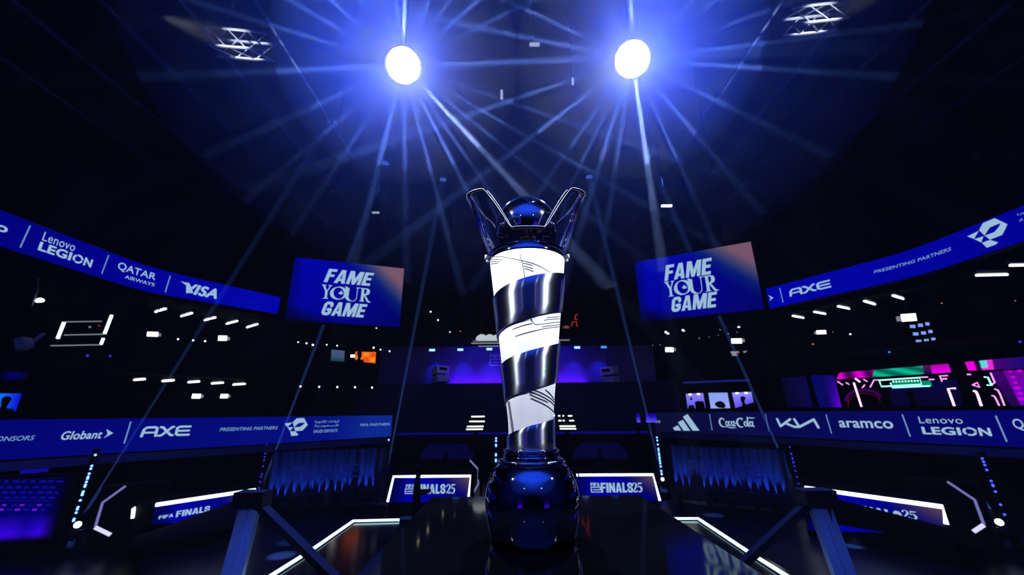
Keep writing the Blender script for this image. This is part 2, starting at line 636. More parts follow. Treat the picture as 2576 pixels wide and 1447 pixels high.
mb = MB(); mb.lathe(smooth([(r2 - 0.003, z2), (r3 + 0.004, (z2 + z3) / 2), (r3, z3), (r4 + .001, z4)]), c0, 128); mb.build('neck', M_DARKCHROME, trophy, True)
mb = MB(); mb.lathe([(r4 - 0.004, z4 - .003)] + smooth([(r4 + 0.003, z4 - .003), (r4 + 0.0055, z4 - .001), (r4 + 0.0055, z4 + 0.002), (r4 + 0.002, z4 + 0.0035)], 3) + [(r4 - 0.004, z4 + 0.004)], c0, 128); mb.build('neck_ring', M_CHROME, trophy, True)

# tapering shaft
SH = [rad(1131, 56), rad(1090, 56), rad(1060, 56.5), rad(980, 63.5), rad(900, 71), rad(820, 78.5), rad(740, 86), rad(690, 91), rad(655, 94)]
ZTOP = CZ + 0.3045


def rsh(z):
    for a, b in zip(SH, SH[1:]):
        if z <= b[1]:
            t = (z - a[1]) / (b[1] - a[1])
            return a[0] + (b[0] - a[0]) * max(0, t)
    a, b = SH[-2], SH[-1]
    return a[0] + (b[0] - a[0]) * (z - a[1]) / (b[1] - a[1])


zs = [SH[0][1] + (ZTOP - 0.016 - SH[0][1]) * i / 40 for i in range(41)]
mb = MB(); mb.lathe([(rsh(z), z) for z in zs], c0, 160); mb.build('shaft', M_BRUSH, trophy, True)
zt = ZTOP - 0.016
mb = MB(); mb.lathe([(rsh(zt), zt), (rsh(zt) - .0005, zt + .004), (rsh(zt) - 0.0015, ZTOP - 0.003), (rsh(zt) - 0.004, ZTOP)], c0, 160); mb.build('shaft_cap', M_DARKCHROME, trophy, True)

# spiral chrome band: (turns from the left edge, top height, band height)
SP = [(-0.25, -0.060, 0.040), (0.0, -0.041, 0.06), (0.25, -0.020, 0.062), (0.5, -0.0065, 0.064), (0.75, 0.040, 0.064), (1.0, 0.080, 0.063), (1.25, 0.104, 0.066), (1.5, 0.127, 0.070),
      (1.75, 0.168, 0.071), (2.0, 0.2066, 0.071), (2.25, 0.235, 0.073), (2.5, 0.2617, 0.075), (2.75, 0.285, 0.074), (3.0, 0.303, 0.060)]


def spv(t):
    for (a, za, ha), (b, zb, hb) in zip(SP, SP[1:]):
        if t <= b:
            k = (t - a) / (b - a)
            return za + (zb - za) * k, ha + (hb - ha) * k
    return SP[-1][1:]


def band(t0, t1, name, full=False):
    N = int((t1 - t0) * 96)
    mb = MB()
    rows = []
    for i in range(N + 1):
        t = t0 + (t1 - t0) * i / N
        a = math.pi + 2 * math.pi * t
        zt, h = spv(t)
        zt += CZ
        zb = zt - h
        if full:
            zb = SH[0][1] + 0.002
        zt = min(zt, ZTOP - 0.017)
        row = []
        for z, o in ((zt, 0.0002), (zt, 0.0030), (zt - 0.0008, 0.0036), (zt * .75 + zb * .25, 0.0036), ((zt + zb) / 2, 0.0036), (zt * .25 + zb * .75, 0.0036), (zb + 0.0008, 0.0036), (zb, 0.0030), (zb, 0.0002)):
            r = rsh(z) + o
            mb.v.append(Vector((TX + r * math.cos(a), TY + r * math.sin(a), z)))
    n = 9
    for i in range(N):
        for k in range(n - 1):
            mb.f.append((i * n + k, i * n + n + k, i * n + n + k + 1, i * n + k + 1))
    mb.f += [tuple(range(n)), tuple(N * n + k for k in reversed(range(n)))]
    o = mb.build(name, M_BAND, trophy, True)
    try:
        o.data.set_sharp_from_angle(angle=math.radians(40))
    except Exception:
        pass
    return o


band(0.62, 2.93, 'spiral_band')
band(-0.12, 0.62, 'base_sleeve', True)

# engraved lines on the shaft
def engrave(paths, w=0.0007):
    for pts in paths:
        mb = MB()
        P3 = []
        for px, py in pts:
            # nearest hit of the picture ray with the shaft
            d = ray(px, py)
            best = None
            for i in range(400):
                t = 0.60 + i * 0.0006
                p = C0 + d * (t / d.y)
                rr = math.hypot(p.x - TX, p.y - TY)
                if rr <= rsh(p.z) + 0.0003:
                    best = p
                    break
            if best is not None:
                P3.append(best)
        if len(P3) > 1:
            # subdivide and drop back on the surface
            Q = []
            for a, b in zip(P3, P3[1:]):
                for i in range(6):
                    q = a.lerp(b, i / 6)
                    ang = math.atan2(q.y - TY, q.x - TX)
                    Q.append(Vector((TX + (rsh(q.z)) * math.cos(ang), TY + (rsh(q.z)) * math.sin(ang), q.z)))
            Q.append(P3[-1])
            mb.tube(Q, w, 5)
            mb.build('engraved_line', M_ENGR, trophy)


engrave([[(1232, 648), (1250, 646), (1270, 647), (1300, 653), (1318, 657), (1345, 664), (1368, 675), (1385, 687), (1392, 694)],
         [(1233, 655), (1246, 653), (1262, 654)], [(1233, 660), (1244, 658), (1256, 659)], [(1234, 665), (1244, 663), (1252, 663)],
         [(1308, 640), (1311, 652), (1314, 662), (1318, 684), (1322, 712)], [(1316, 662), (1340, 668)], [(1318, 669), (1340, 676)], [(1320, 675), (1342, 683)],
         [(1336, 800), (1339, 810), (1348, 817), (1370, 815), (1408, 810)], [(1375, 800), (1408, 797)], [(1368, 806), (1408, 802)], [(1364, 823), (1408, 817)],
         [(1290, 829), (1320, 818), (1338, 814)], [(1296, 847), (1330, 836), (1365, 828), (1407, 822)],
         ])
engrave([[(1341, 980), (1360, 988), (1378, 998), (1393, 1012)], [(1334, 985), (1356, 994), (1376, 1005), (1393, 1020)],
         [(1333, 992), (1350, 1000), (1378, 1013)], [(1335, 1002), (1362, 1014), (1380, 1025), (1392, 1037)], [(1372, 981), (1384, 992), (1393, 1006)],
         [(1278, 1010), (1284, 1050), (1290, 1094)], [(1281, 1010), (1287, 1050), (1293, 1093)]], 0.0011)

# small clamps either side of the rim
for s in (-1, 1):
    mb = MB()
    rr = rsh(ZTOP)
    R = Matrix.Rotation(math.pi / 2, 3, 'Y')
    mb.lathe([(0.0035, 0), (0.0035, 0.004), (0.0055, 0.0045), (0.006, 0.008), (0.004, 0.010)], (TX + s * (rr - 0.001), TY, ZTOP - 0.004), 16, R if s > 0 else Matrix.Rotation(-math.pi / 2, 3, 'Y'))
    mb.ball((TX + s * (rr + 0.003), TY, ZTOP - 0.012), 0.0035, 12, 8)
    mb.build('rim_clamp', pbr('satin_steel', (.85, .86, .9), .4, .8), trophy, True)

# globe on its stem
GZ, GR = CZ + 0.367, 0.0635
mb = MB(); mb.lathe([(0.013, ZTOP), (0.0115, ZTOP + .006), (0.0115, GZ - 0.026), (0.014, GZ - 0.022)], (TX, TY, 0), 48); mb.build('stem', pbr('polished_copper', (.75, .42, .22), .12, 1.0), trophy, True)['label'] = 'copper coloured stem under the globe'
zc = -0.022
pr = [(0.0001, zc), (math.sqrt(GR ** 2 - zc ** 2) - 0.003, zc)]
a0 = math.asin(zc / GR)
for i in range(41):
    a = a0 + (math.pi / 2 - a0) * i / 40
    pr.append((max(1e-4, GR * math.cos(a)), GR * math.sin(a)))
mb = MB(); mb.lathe(pr, (TX, TY, GZ), 128); g = mb.build('globe', M_GLOBE, trophy, True)
try:
    g.data.set_sharp_from_angle(angle=math.radians(50))
except Exception:
    pass


# clear crown: flared thick shell with two ears and a low notch front and back
def crown_h(a):
    c = abs(math.degrees(math.atan2(math.sin(a), math.cos(a))))
    d = c if c <= 90 else 180 - c           # angle from the nearer ear axis
    pts = ((0, 0.437), (5, 0.4365), (40, 0.4135), (43, 0.4105), (45.5, 0.404), (66, 0.334), (69, 0.329), (90, 0.328))
    for (x0, y0), (x1, y1) in zip(pts, pts[1:]):
        if d <= x1:
            return y0 + (y1 - y0) * (d - x0) / (x1 - x0)
    return pts[-1][1]


NA, NV = 360, 14
TH = 0.0115
mb = MB()


def cr_r(z):
    return 0.0765 + (z - 0.302) * 0.365


for i in range(NA):
    a = 2 * math.pi * i / NA
    h = crown_h(a)
    col = []
    for j in range(NV + 1):
        z = 0.3035 + (h - 0.3035) * j / NV
        col.append((cr_r(z), z))
    col[-1] = (col[-1][0] - 0.0008, col[-1][1])
    inner = []
    for j in range(NV, -1, -1):
        z = 0.3035 + (h - 0.3035) * j / NV
        inner.append((cr_r(z) - TH, z))
    inner[0] = (inner[0][0] + 0.0008, inner[0][1])
    for r, z in col + inner:
        mb.v.append(Vector((TX + r * math.cos(a), TY + r * math.sin(a), CZ + z)))
M_ = 2 * (NV + 1)
for i in range(NA):
    j = (i + 1) % NA
    for k in range(M_):
        l = (k + 1) % M_
        mb.f.append((i * M_ + k, j * M_ + k, j * M_ + l, i * M_ + l))
o = mb.build('crown', M_GLASS, trophy, True)
o['label'] = 'clear acrylic crown with two raised ears'
M_EDGE = pbr('edge_glint_white', (0.85, 0.9, 1.0), 0.25, 0.0, 0.8)  # white strips standing in for glints along the crown edge
for inner in (0, 1):
    pts = []
    for i in range(NA + 1):
        a = 2 * math.pi * i / NA
        h = crown_h(a)
        r = cr_r(h) - (TH - 0.0004 if inner else 0.0004)
        pts.append((TX + r * math.cos(a), TY + r * math.sin(a), CZ + h + 0.0002))
    mb = MB(); mb.tube(pts, 0.0004 if inner else 0.00028, 6, False)
    e = mb.build('edge_glint', M_EDGE, trophy, True)
    e['label'] = 'added white strip imitating the glint on the crown edge'
try:
    o.data.set_sharp_from_angle(angle=math.radians(35))
except Exception:
    pass

# ---------------------------------------------------------------- ribbon screens and big screens
def mix(a, b, t):
    t = max(0.0, min(1.0, t))
    return tuple(x + (y - x) * t for x, y in zip(a, b))


def plan(pxs, z):
    return [tuple(onz(px, py, z)[:2]) for px, py in pxs]


def extend(p, q, d):
    """point d metres beyond p, coming from q"""
    v = Vector((p[0] - q[0], p[1] - q[1])).normalized() * d
    return (p[0] + v.x, p[1] + v.y)


def soften(pts, k, d=0.9):
    a, b, c = Vector(pts[k - 1]), Vector(pts[k]), Vector(pts[k + 1])
    p, q = b + (a - b).normalized() * d, b + (c - b).normalized() * d
    mid = [tuple(p * (1 - t) ** 2 + b * 2 * t * (1 - t) + q * t ** 2) for t in (0, .25, .5, .75, 1)]
    return pts[:k] + mid + pts[k + 1:]


def screen(name, strip, col, label, cat, nu=40, nv=6, thick=0.25, group=None):
    t = thing(name, strip.P(strip.L / 2, strip.z0), label, cat, group)
    strip.slab(thick, z0=strip.z0 - 0.02, z1=strip.z1 + 0.02).build('housing', M_BLACK, t)
    strip.face_grid(col, nu, nv).build('display', M_LED, t)
    return t


# logo shapes in unit boxes ------------------------------------------------
def q_(pts, x0=750, x1=953, y0=1033, y1=877):
    return [((x - x0) / (x1 - x0), (y - y0) / (y1 - y0)) for x, y in pts]


ESPORTS = poly_shape([q_([(818, 912), (848, 879), (910, 877), (927, 918), (872, 920), (834, 955)]), q_([(910, 877), (953, 940), (934, 965), (884, 957), (912, 937), (927, 918)]),
                      q_([(834, 957), (888, 957), (934, 965), (912, 990), (851, 992)]), q_([(750, 922), (816, 915), (779, 953)]), q_([(779, 955), (828, 958), (806, 990)]),
                      q_([(808, 993), (850, 993), (882, 1024), (868, 1032), (822, 1033)])])
A_PATH = (0.2, [(0.02, 0.05), (0.07, 0.75), (0.13, 0.9), (0.24, 0.9), (0.29, 0.8), (0.29, 0.05)])
AXE = poly_shape(stroke_polys([(0.2, [(0.03, 0.1), (0.05, 0.72), (0.10, 0.9), (0.27, 0.9), (0.30, 0.8), (0.30, 0.1)]), (0.17, [(0.06, 0.42), (0.30, 0.42)]),
                               (0.2, [(0.37, 0.9), (0.41, 0.88), (0.60, 0.12), (0.64, 0.1)]), (0.2, [(0.63, 0.9), (0.60, 0.88), (0.41, 0.12), (0.36, 0.1)]),
                               (0.2, [(0.98, 0.9), (0.76, 0.9), (0.71, 0.78), (0.71, 0.22), (0.76, 0.1), (0.98, 0.1)]), (0.18, [(0.74, 0.5), (0.97, 0.5)])], 3.4))
E_BOX = poly_shape(stroke_polys([(0.16, [(0.96, 0.08), (0.06, 0.08), (0.06, 0.92), (0.95, 0.92), (0.95, 0.48), (0.25, 0.48)])], 1.7))
KIA = poly_shape(stroke_polys([(0.25, [(0.04, 0.93), (0.09, 0.1)]), (0.25, [(0.09, 0.1), (0.36, 0.93)]), (0.25, [(0.22, 0.48), (0.42, 0.08)]), (0.25, [(0.46, 0.93), (0.54, 0.08)]), (0.25, [(0.42, 0.08), (0.54, 0.08)]),
                               (0.25, [(0.54, 0.08), (0.90, 0.93)]), (0.25, [(0.90, 0.93), (0.96, 0.08)])], 4.2))


def arc(cx, cy, rx, ry, a0, a1, n=14):
    return [(cx + rx * math.cos(math.radians(a0 + (a1 - a0) * i / n)), cy + ry * math.sin(math.radians(a0 + (a1 - a0) * i / n))) for i in range(n + 1)]


def tapered(pts, w0, w1, p=1.0):
    n = len(pts)
    return ([w0 + (w1 - w0) * math.sin(math.pi * i / (n - 1)) ** p for i in range(n)], pts)


COLA = poly_shape(stroke_polys([
    tapered(arc(0.10, 0.52, 0.085, 0.40, 60, 300), 0.05, 0.16), (0.06, arc(0.12, 0.80, 0.03, 0.10, -60, 180)),
    tapered(arc(0.225, 0.42, 0.035, 0.20, 0, 360), 0.07, 0.11), tapered(arc(0.305, 0.42, 0.035, 0.20, 50, 310), 0.06, 0.12),
    tapered(arc(0.385, 0.42, 0.035, 0.20, 0, 360), 0.07, 0.11), (0.11, [(0.425, 0.62), (0.415, 0.3), (0.44, 0.22)]),
    (0.07, [(0.455, 0.45), (0.49, 0.47)]),
    tapered(arc(0.60, 0.52, 0.095, 0.40, 60, 300), 0.05, 0.17), (0.06, arc(0.63, 0.85, 0.035, 0.10, -80, 180)),
    tapered(arc(0.725, 0.42, 0.035, 0.20, 0, 360), 0.07, 0.11), (0.12, [(0.80, 1.0), (0.785, 0.6), (0.78, 0.3), (0.80, 0.2)]),
    tapered(arc(0.865, 0.42, 0.037, 0.20, 0, 360), 0.07, 0.11), (0.12, [(0.91, 0.62), (0.90, 0.3), (0.93, 0.2)]),
    tapered([(0.80, 0.93), (0.86, 0.97), (0.92, 0.93), (0.99, 0.98)], 0.03, 0.10),
    tapered([(0.13, 0.10), (0.22, 0.12), (0.30, 0.03), (0.40, 0.06), (0.46, 0.02)], 0.03, 0.09)], 3.3))
YOUR = poly_shape([
    # Y
    [(0.0, 1.0), (0.0, 0.96), (0.025, 0.93), (0.085, 0.50), (0.085, 0.06), (0.055, 0.04), (0.055, 0.0), (0.155, 0.0), (0.155, 0.04), (0.13, 0.06), (0.13, 0.52), (0.105, 0.66), (0.07, 0.93), (0.09, 0.96), (0.09, 1.0)],
    [(0.13, 1.0), (0.13, 0.96), (0.155, 0.93), (0.118, 0.60), (0.128, 0.53), (0.18, 0.93), (0.205, 0.96), (0.205, 1.0)]]
    + stroke_polys([([0.05 + 0.13 * abs(math.cos(math.radians(10 * i - 20))) ** 1.5 for i in range(37)], arc(0.345, 0.48, 0.135, 0.44, 0, 360, 36))], 2.6)
    + [[(0.50, 1.0), (0.50, 0.96), (0.525, 0.93), (0.525, 0.30), (0.54, 0.12), (0.575, 0.02), (0.625, -0.02), (0.665, 0.03), (0.69, 0.14), (0.70, 0.30), (0.70, 0.93), (0.68, 0.96), (0.68, 1.0), (0.755, 1.0), (0.755, 0.96), (0.725, 0.93),
        (0.715, 0.93), (0.712, 0.32), (0.702, 0.12), (0.675, 0.0), (0.625, -0.06), (0.55, -0.03), (0.50, 0.12), (0.472, 0.30), (0.472, 0.93), (0.455, 0.96), (0.455, 1.0)][::-1],
       [(0.47, 0.93), (0.545, 0.93), (0.545, 0.25), (0.565, 0.10), (0.60, 0.03), (0.55, -0.02), (0.50, 0.08), (0.472, 0.28)]]
    + [[(0.765, 1.0), (0.765, 0.96), (0.79, 0.93), (0.79, 0.06), (0.765, 0.04), (0.765, 0.0), (0.865, 0.0), (0.865, 0.04), (0.845, 0.06), (0.845, 0.95), (0.845, 1.0)],
       [(0.845, 0.50), (0.875, 0.50), (0.955, 0.08), (0.985, 0.02), (1.0, 0.04), (1.0, 0.0), (0.96, -0.05), (0.92, 0.0), (0.845, 0.46)]]
    + stroke_polys([([0.06, 0.08, 0.15, 0.18, 0.17, 0.10, 0.05], [(0.845, 0.97), (0.89, 0.96), (0.925, 0.88), (0.93, 0.74), (0.915, 0.60), (0.88, 0.53), (0.845, 0.53)])], 2.6))
CROWN = poly_shape([[(0.2, 0), (0.8, 0), (0.98, 0.55), (0.72, 0.4), (0.66, 0.75), (0.5, 1), (0.34, 0.75), (0.28, 0.4), (0.02, 0.55)]])
TWO5 = poly_shape(stroke_polys([
    ([0.1, 0.12, 0.09, 0.07, 0.10, 0.17, 0.16, 0.10, 0.06], [(0.06, 0.72), (0.07, 0.80), (0.13, 0.93), (0.24, 0.96), (0.36, 0.90), (0.40, 0.72), (0.33, 0.50), (0.18, 0.28), (0.05, 0.10)]),
    ([0.06, 0.12, 0.15, 0.10, 0.06], [(0.04, 0.08), (0.14, 0.16), (0.28, 0.07), (0.40, 0.10), (0.44, 0.24)]),
    ([0.05, 0.06, 0.05], [(0.62, 0.94), (0.585, 0.75), (0.56, 0.55)]), ([0.14, 0.15, 0.06], [(0.62, 0.92), (0.80, 0.90), (0.97, 0.96)]),
    ([0.06, 0.09, 0.15, 0.18, 0.15, 0.09, 0.12], [(0.56, 0.53), (0.68, 0.60), (0.83, 0.55), (0.90, 0.36), (0.85, 0.16), (0.70, 0.05), (0.55, 0.10)])], 1.0))
LENOVO = text_shape('Lenovo', 0.0, 0, None, 1.05)
GLY = {'F': (.52, [[(0, 0), (0, 1), (.52, 1), (.52, .81), (.22, .81), (.22, .60), (.48, .60), (.48, .42), (.22, .42), (.22, 0)]]),
       'E': (.54, [[(0, 0), (0, 1), (.54, 1), (.54, .81), (.22, .81), (.22, .595), (.5, .595), (.5, .415), (.22, .415), (.22, .19), (.54, .19), (.54, 0)]]),
       'A': (.66, [[(0, 0), (.2, 1), (.33, 1), (.33, .74), (.22, 0)], [(.44, 0), (.33, .74), (.33, 1), (.46, 1), (.66, 0)], [(.24, .17), (.42, .17), (.40, .34), (.26, .34)]]),
       'M': (.86, [[(0, 0), (0, 1), (.2, 1), (.2, 0)], [(.66, 0), (.66, 1), (.86, 1), (.86, 0)], [(.06, 1), (.27, 1), (.43, .45), (.59, 1), (.80, 1), (.52, 0), (.34, 0)]]),
       'I': (.22, [[(0, 0), (0, 1), (.22, 1), (.22, 0)]]), 'L': (.46, [[(0, 0), (0, 1), (.22, 1), (.22, .2), (.46, .2), (.46, 0)]]),
       'N': (.64, [[(0, 0), (0, 1), (.2, 1), (.2, 0)], [(.44, 0), (.44, 1), (.64, 1), (.64, 0)], [(0, 1), (.22, 1), (.64, 0), (.42, 0)]]),
       'G': (.62, stroke_polys([(.21, [(.515, .70), (.515, .80), (.43, .895), (.2, .895), (.105, .78), (.105, .22), (.2, .105), (.43, .105), (.515, .2), (.515, .42), (.36, .42)])])),
       'S': (.60, stroke_polys([(.20, [(.49, .68), (.49, .79), (.40, .90), (.20, .90), (.105, .79), (.105, .66), (.19, .56), (.42, .46), (.495, .35), (.495, .2), (.41, .10), (.19, .10), (.105, .2), (.105, .32)])]))}


def heavy(word, shear=0.0, gap=.07):
    """heavy condensed capitals"""
    x, P = 0.0, []
    for ch in word:
        w, polys = GLY[ch]
        P += [[(x + a + shear * b, b) for a, b in q] for q in polys]
        x += w + gap
    X0, X1 = min(p[0] for q in P for p in q), max(p[0] for q in P for p in q)
    return poly_shape([[((a - X0) / (X1 - X0), b) for a, b in q] for q in P])


FAME_S, GAME_S, FINALS_S, FIFA_S = heavy('FAME', .22), heavy('GAME', .22), heavy('FINALS'), heavy('FIFA')
T_ = {}


def T(s, bold=0.0, shear=0.0, f=None, space=1.0):
    k = (s, bold, shear, space)
    if k not in T_:
        T_[k] = text_shape(s, bold, shear, f, space)
    return T_[k]


def legion(strip, mb, bx):
    u0, v0, u1, v1 = bx
    w, h = u1 - u0, v1 - v0
    strip.add(mb, T('LEGI', .04), (u0, v0, u0 + w * .585, v1))
    strip.add(mb, T('N', .04), (u0 + w * .835, v0, u1, v1))
    o = stroke_polys([(0.2, arc(0.5, 0.5, 0.40, 0.40, a, a + 84, 8)) for a in (12, 132, 252)])
    strip.add(mb, poly_shape(o), (u0 + w * .61, v0 - .02 * h, u0 + w * .815, v1 + .02 * h))


def letters(t, strip, fn, mat=None, name='lettering'):
    mb = MB()
    fn(mb)
    return mb.build(name, mat or M_TXT, t)


# upper ribbon, left --------------------------------------------------------
ZU0, ZU1 = CZ + 4.0, CZ + 4.856
p = plan([(0, 620), (365, 735), (697, 797)], ZU0)
p = [extend(p[0], p[1], 7.0)] + p
UL = Strip(soften(p, 2), ZU0, ZU1)
t = screen('ribbon_screen', UL, lambda s, v: lin(mix((0, 0, 112), (0, 0, 166), (s - .3) / .6)), 'blue ribbon screen under the roof, left side, with payment card and airline sponsor logos', 'screen', 60)
S = UL
letters(t, S, lambda m: S.add(m, T('o', .03), S.box((-14, 580), (22, 571), (-14, 578), (22, 573))), name='logo_lettering')
letters(t, S, lambda m: (S.add(m, LENOVO, S.box((104, 604.5), (192, 613))), legion(S, m, S.box((92.8, 629), (234, 654)))), name='logo_lettering')
letters(t, S, lambda m: (S.add(m, T('QATAR', .012), S.box((292.5, 680), (394, 689), (292.5, 679))), S.add(m, T('AIRWAYS', .008), S.box((312.5, 700), (389.5, 713)))), name='logo_lettering')
letters(t, S, lambda m: (S.add(m, T('VISA', .045, .25), S.box((462, 737), (550, 728))), S.px_poly(m, [(454, 708), (466, 711), (478, 716), (486, 738), (476, 738), (468, 718)])), name='logo_lettering')
for a_, b_ in (((75, 567.6), (49.7, 623)), ((272.8, 642), (254.9, 689)), ((428, 694), (415.4, 735.6))):
    letters(t, S, lambda m: S.px_line(m, a_, b_, .032), M_TXTD, 'divider')

# upper ribbon, right -------------------------------------------------------
p = plan([(1937, 777), (2310, 695), (2576, 607)], ZU0)
p = p + [extend(p[-1], p[-2], 7.0)]
UR = Strip(soften(p, 1), ZU0, ZU1)
t = screen('ribbon_screen', UR, lambda s, v: lin(mix((0, 0, 166), (0, 0, 140), s * 1.4)), 'blue ribbon screen under the roof, right side, with angular esports emblem and deodorant logo', 'screen', 60)
S = UR
letters(t, S, lambda m: S.px_poly(m, [(1932.8, 742.9), (1946, 749), (1936.2, 757.4), (1938.9, 749.5)]), name='logo_lettering')
letters(t, S, lambda m: S.add(m, AXE, S.box((1987.2, 747.4), (2087, 703.5))), name='logo_lettering')
letters(t, S, lambda m: S.add(m, T('PRESENTING PARTNERS', .018, .2), S.box((2199.4, 688.5), (2392.4, 621.3))), M_TXTD, 'caption_lettering')
letters(t, S, lambda m: S.add(m, ESPORTS, S.box((2433.6, 593.7), (2538.3, 571), (2493, 620.3), (2495.6, 552))), name='emblem')
AR1 = '\uFEA9\uFEF4\uFEE7\uFEED\uFEAE\uFE98\uFEDC\uFEDF\uFEF9\u0020\uFE95\uFE8E\uFEBF\uFE8E\uFEF3\uFEAE\uFEDF\uFE8D'.replace('\uFEA9', '\uFE94', 1)
AR2 = '\uFE94\uFEF3\uFEA9\uFEEE\uFECC\uFEB4\uFEDF\uFE8D'
letters(t, S, lambda m: S.add(m, T(AR1, .01, 0, ARAB), S.box((2561, 545), (2650, 503))), M_TXTD, 'caption_lettering')
letters(t, S, lambda m: S.add(m, T(AR2, .01, 0, ARAB), S.box((2567, 560), (2650, 520))), M_TXTD, 'caption_lettering')
letters(t, S, lambda m: S.px_line(m, (1961.7, 724.5), (1970.4, 761.3), .032), M_TXTD, 'divider')

# lower ribbon, left --------------------------------------------------------
ZL0, ZL1 = CZ - 0.95, CZ - 0.055
p = plan([(0, 1158), (330, 1137), (660, 1118), (983, 1098)], ZL0)
p = [extend(p[0], p[1], 8.0)] + p
LL = Strip(p, ZL0, ZL1)


def llc(s, v):
    c = mix((0, 0, 112), (4, 14, 124), (s - .35) / .5)
    return lin(mix(c, (12, 40, 140), (s - .84) / .1))


t = screen('ribbon_screen', LL, llc, 'blue ribbon screen along the balcony edge, left side, ending beside the centre stage', 'screen', 80)
S = LL
letters(t, S, lambda m: S.add(m, T('SPONSORS', .012, .2), S.box((-40, 1112), (89, 1095.5), (-40, 1112.5))), M_TXTD, 'caption_lettering')
letters(t, S, lambda m: (S.add(m, T('Globant', .022, .15), S.box((151, 1107.5), (260, 1082.5))), S.px_poly(m, [(267.4, 1079.8), (284.5, 1089.9), (260.1, 1103), (270.5, 1092)])), name='logo_lettering')
letters(t, S, lambda m: S.add(m, AXE, S.box((350.8, 1101), (481.5, 1070.5))), name='logo_lettering')
letters(t, S, lambda m: S.add(m, T('PRESENTING PARTNERS', .018, .2), S.box((551.7, 1085.3), (699, 1072.3))), M_TXTD, 'caption_lettering')
letters(t, S, lambda m: S.add(m, ESPORTS, S.box((715.5, 1064), (773.8, 1070), (740, 1096.7), (760, 1052))), name='emblem')
letters(t, S, lambda m: S.add(m, T(AR1, .01, 0, ARAB), S.box((790.7, 1066.6), (852.8, 1056.5))), M_TXTD, 'caption_lettering')
letters(t, S, lambda m: S.add(m, T(AR2, .01, 0, ARAB), S.box((789.6, 1076), (851, 1067))), M_TXTD, 'caption_lettering')
letters(t, S, lambda m: S.add(m, T('SAUDI ESPORTS', .02, .1), S.box((787.8, 1089.6), (849, 1079.5))), M_TXTD, 'caption_lettering')
letters(t, S, lambda m: S.add(m, T('FIFA PARTNERS', .02, .15), S.box((905, 1072.9), (981.2, 1064))), M_TXTD, 'caption_lettering')
letters(t, S, lambda m: S.px_line(m, (328.9, 1061), (311.8, 1116.3), .032), M_TXTD, 'divider')

# lower ribbon, right -------------------------------------------------------
ZR0, ZR1 = CZ - 0.91, CZ - 0.035
p = plan([(1650, 1086), (1940, 1097), (2200, 1110), (2576, 1126)], ZR0)
p = p + [extend(p[-1], p[-2], 8.0)]
LR = Strip(p, ZR0, ZR1)
t = screen('ribbon_screen', LR, lambda s, v: lin(mix((10, 12, 46), (2, 2, 108), s / .62)), 'dark blue ribbon screen along the balcony edge, right side, with soft drink and carmaker logos', 'screen', 80)
S = LR


def c2(x, y):
    return 1380 + x / 3.808, 780 + y / 3.808


def c4(x, y):
    return 1900 + x / 3.811, 800 + y / 3.811


letters(t, S, lambda m: S.add(m, T('RS', .02, .15), S.box(c2(1028, 1082), c2(1073, 1058))), M_TXTD, 'caption_lettering')
letters(t, S, lambda m: [S.px_poly(m, [c2(*q) for q in P]) for P in ([(1192, 1130), (1240, 1105), (1272, 1155), (1210, 1155)], [(1240, 1078), (1288, 1052), (1358, 1157), (1295, 1157)], [(1288, 1023), (1333, 998), (1448, 1157), (1382, 1157)])], name='emblem')
letters(t, S, lambda m: S.add(m, COLA, S.box(c2(1643, 1130), c2(1980, 1030))), name='logo_lettering')
letters(t, S, lambda m: S.add(m, KIA, S.box(c4(212, 1048), c4(606, 968), c4(300, 1049), c4(400, 966))), name='logo_lettering')
letters(t, S, lambda m: S.add(m, T('aramco', .02), S.box(c4(812, 1050), c4(1313, 990))), name='logo_lettering')
letters(t, S, lambda m: (S.add(m, LENOVO, S.box(c4(1578, 1010), c4(1975, 948))), legion(S, m, S.box(c4(1610, 1116), c4(2248, 1054)))), name='logo_lettering')
letters(t, S, lambda m: S.add(m, T('QATAR', .012), S.box(c4(2493, 1080), c4(2930, 970))), name='logo_lettering')
for a_, b_ in ((c2(1543, 997), c2(1568, 1153)), (c2(2080, 995), c2(2115, 1165)), (c4(680, 925), c4(733, 1108)), (c4(1410, 925), c4(1487, 1138)), (c4(2305, 937), c4(2413, 1187))):
    letters(t, S, lambda m: S.px_line(m, a_, b_, .032), M_TXTD, 'divider')


# two big hanging screens ---------------------------------------------------
def fame_col(s, v):
    c = mix((0, 0, 176), (0, 0, 104), s * .8 + (1 - v) * .25)
    c = mix(c, (0, 0, 20), (0.30 - (v + s * .55)) / .28)
    c = mix(c, (0, 0, 70), (.10 - s) / .1 * .6)
    d = (s - 0.60) / 0.40 - (1 - v) / .62
    c = mix(c, (8, 40, 110), (d + .45) / .35 * .6)
    c = mix(c, (118, 84, 104), (d + .06) / .55)
    return lin(c)


def fame(a, b, label, boxes, crown):
    S = Strip([tuple(onz(*a, CZ + 3.2)[:2]), tuple(onz(*b, CZ + 3.2)[:2])], CZ + 3.2, CZ + 5.6)
    t = screen('hanging_screen', S, fame_col, label, 'screen', 36, 20, 0.3, 'big hanging screens with the slogan')
    letters(t, S, lambda m: (S.add(m, FAME_S, S.box(*boxes[0])), S.add(m, YOUR, S.box(*boxes[1])), S.add(m, GAME_S, S.box(*boxes[2])), S.add(m, CROWN, S.box(*crown))), name='slogan_lettering')
    # rigging: two steel wires to the roof
    for u in (S.L * .2, S.L * .8):
        m = MB(); m.tube([S.P(u, CZ + 5.62, -.15), S.P(u, 16.5, -.15)], 0.012, 6); m.build('wire', M_BLACK, t)
    return S


def f1(x, y):
    return 700 + x / 6.577, 620 + y / 6.577


def f2(x, y):
    return 1570 + x / 6.292, 590 + y / 6.292


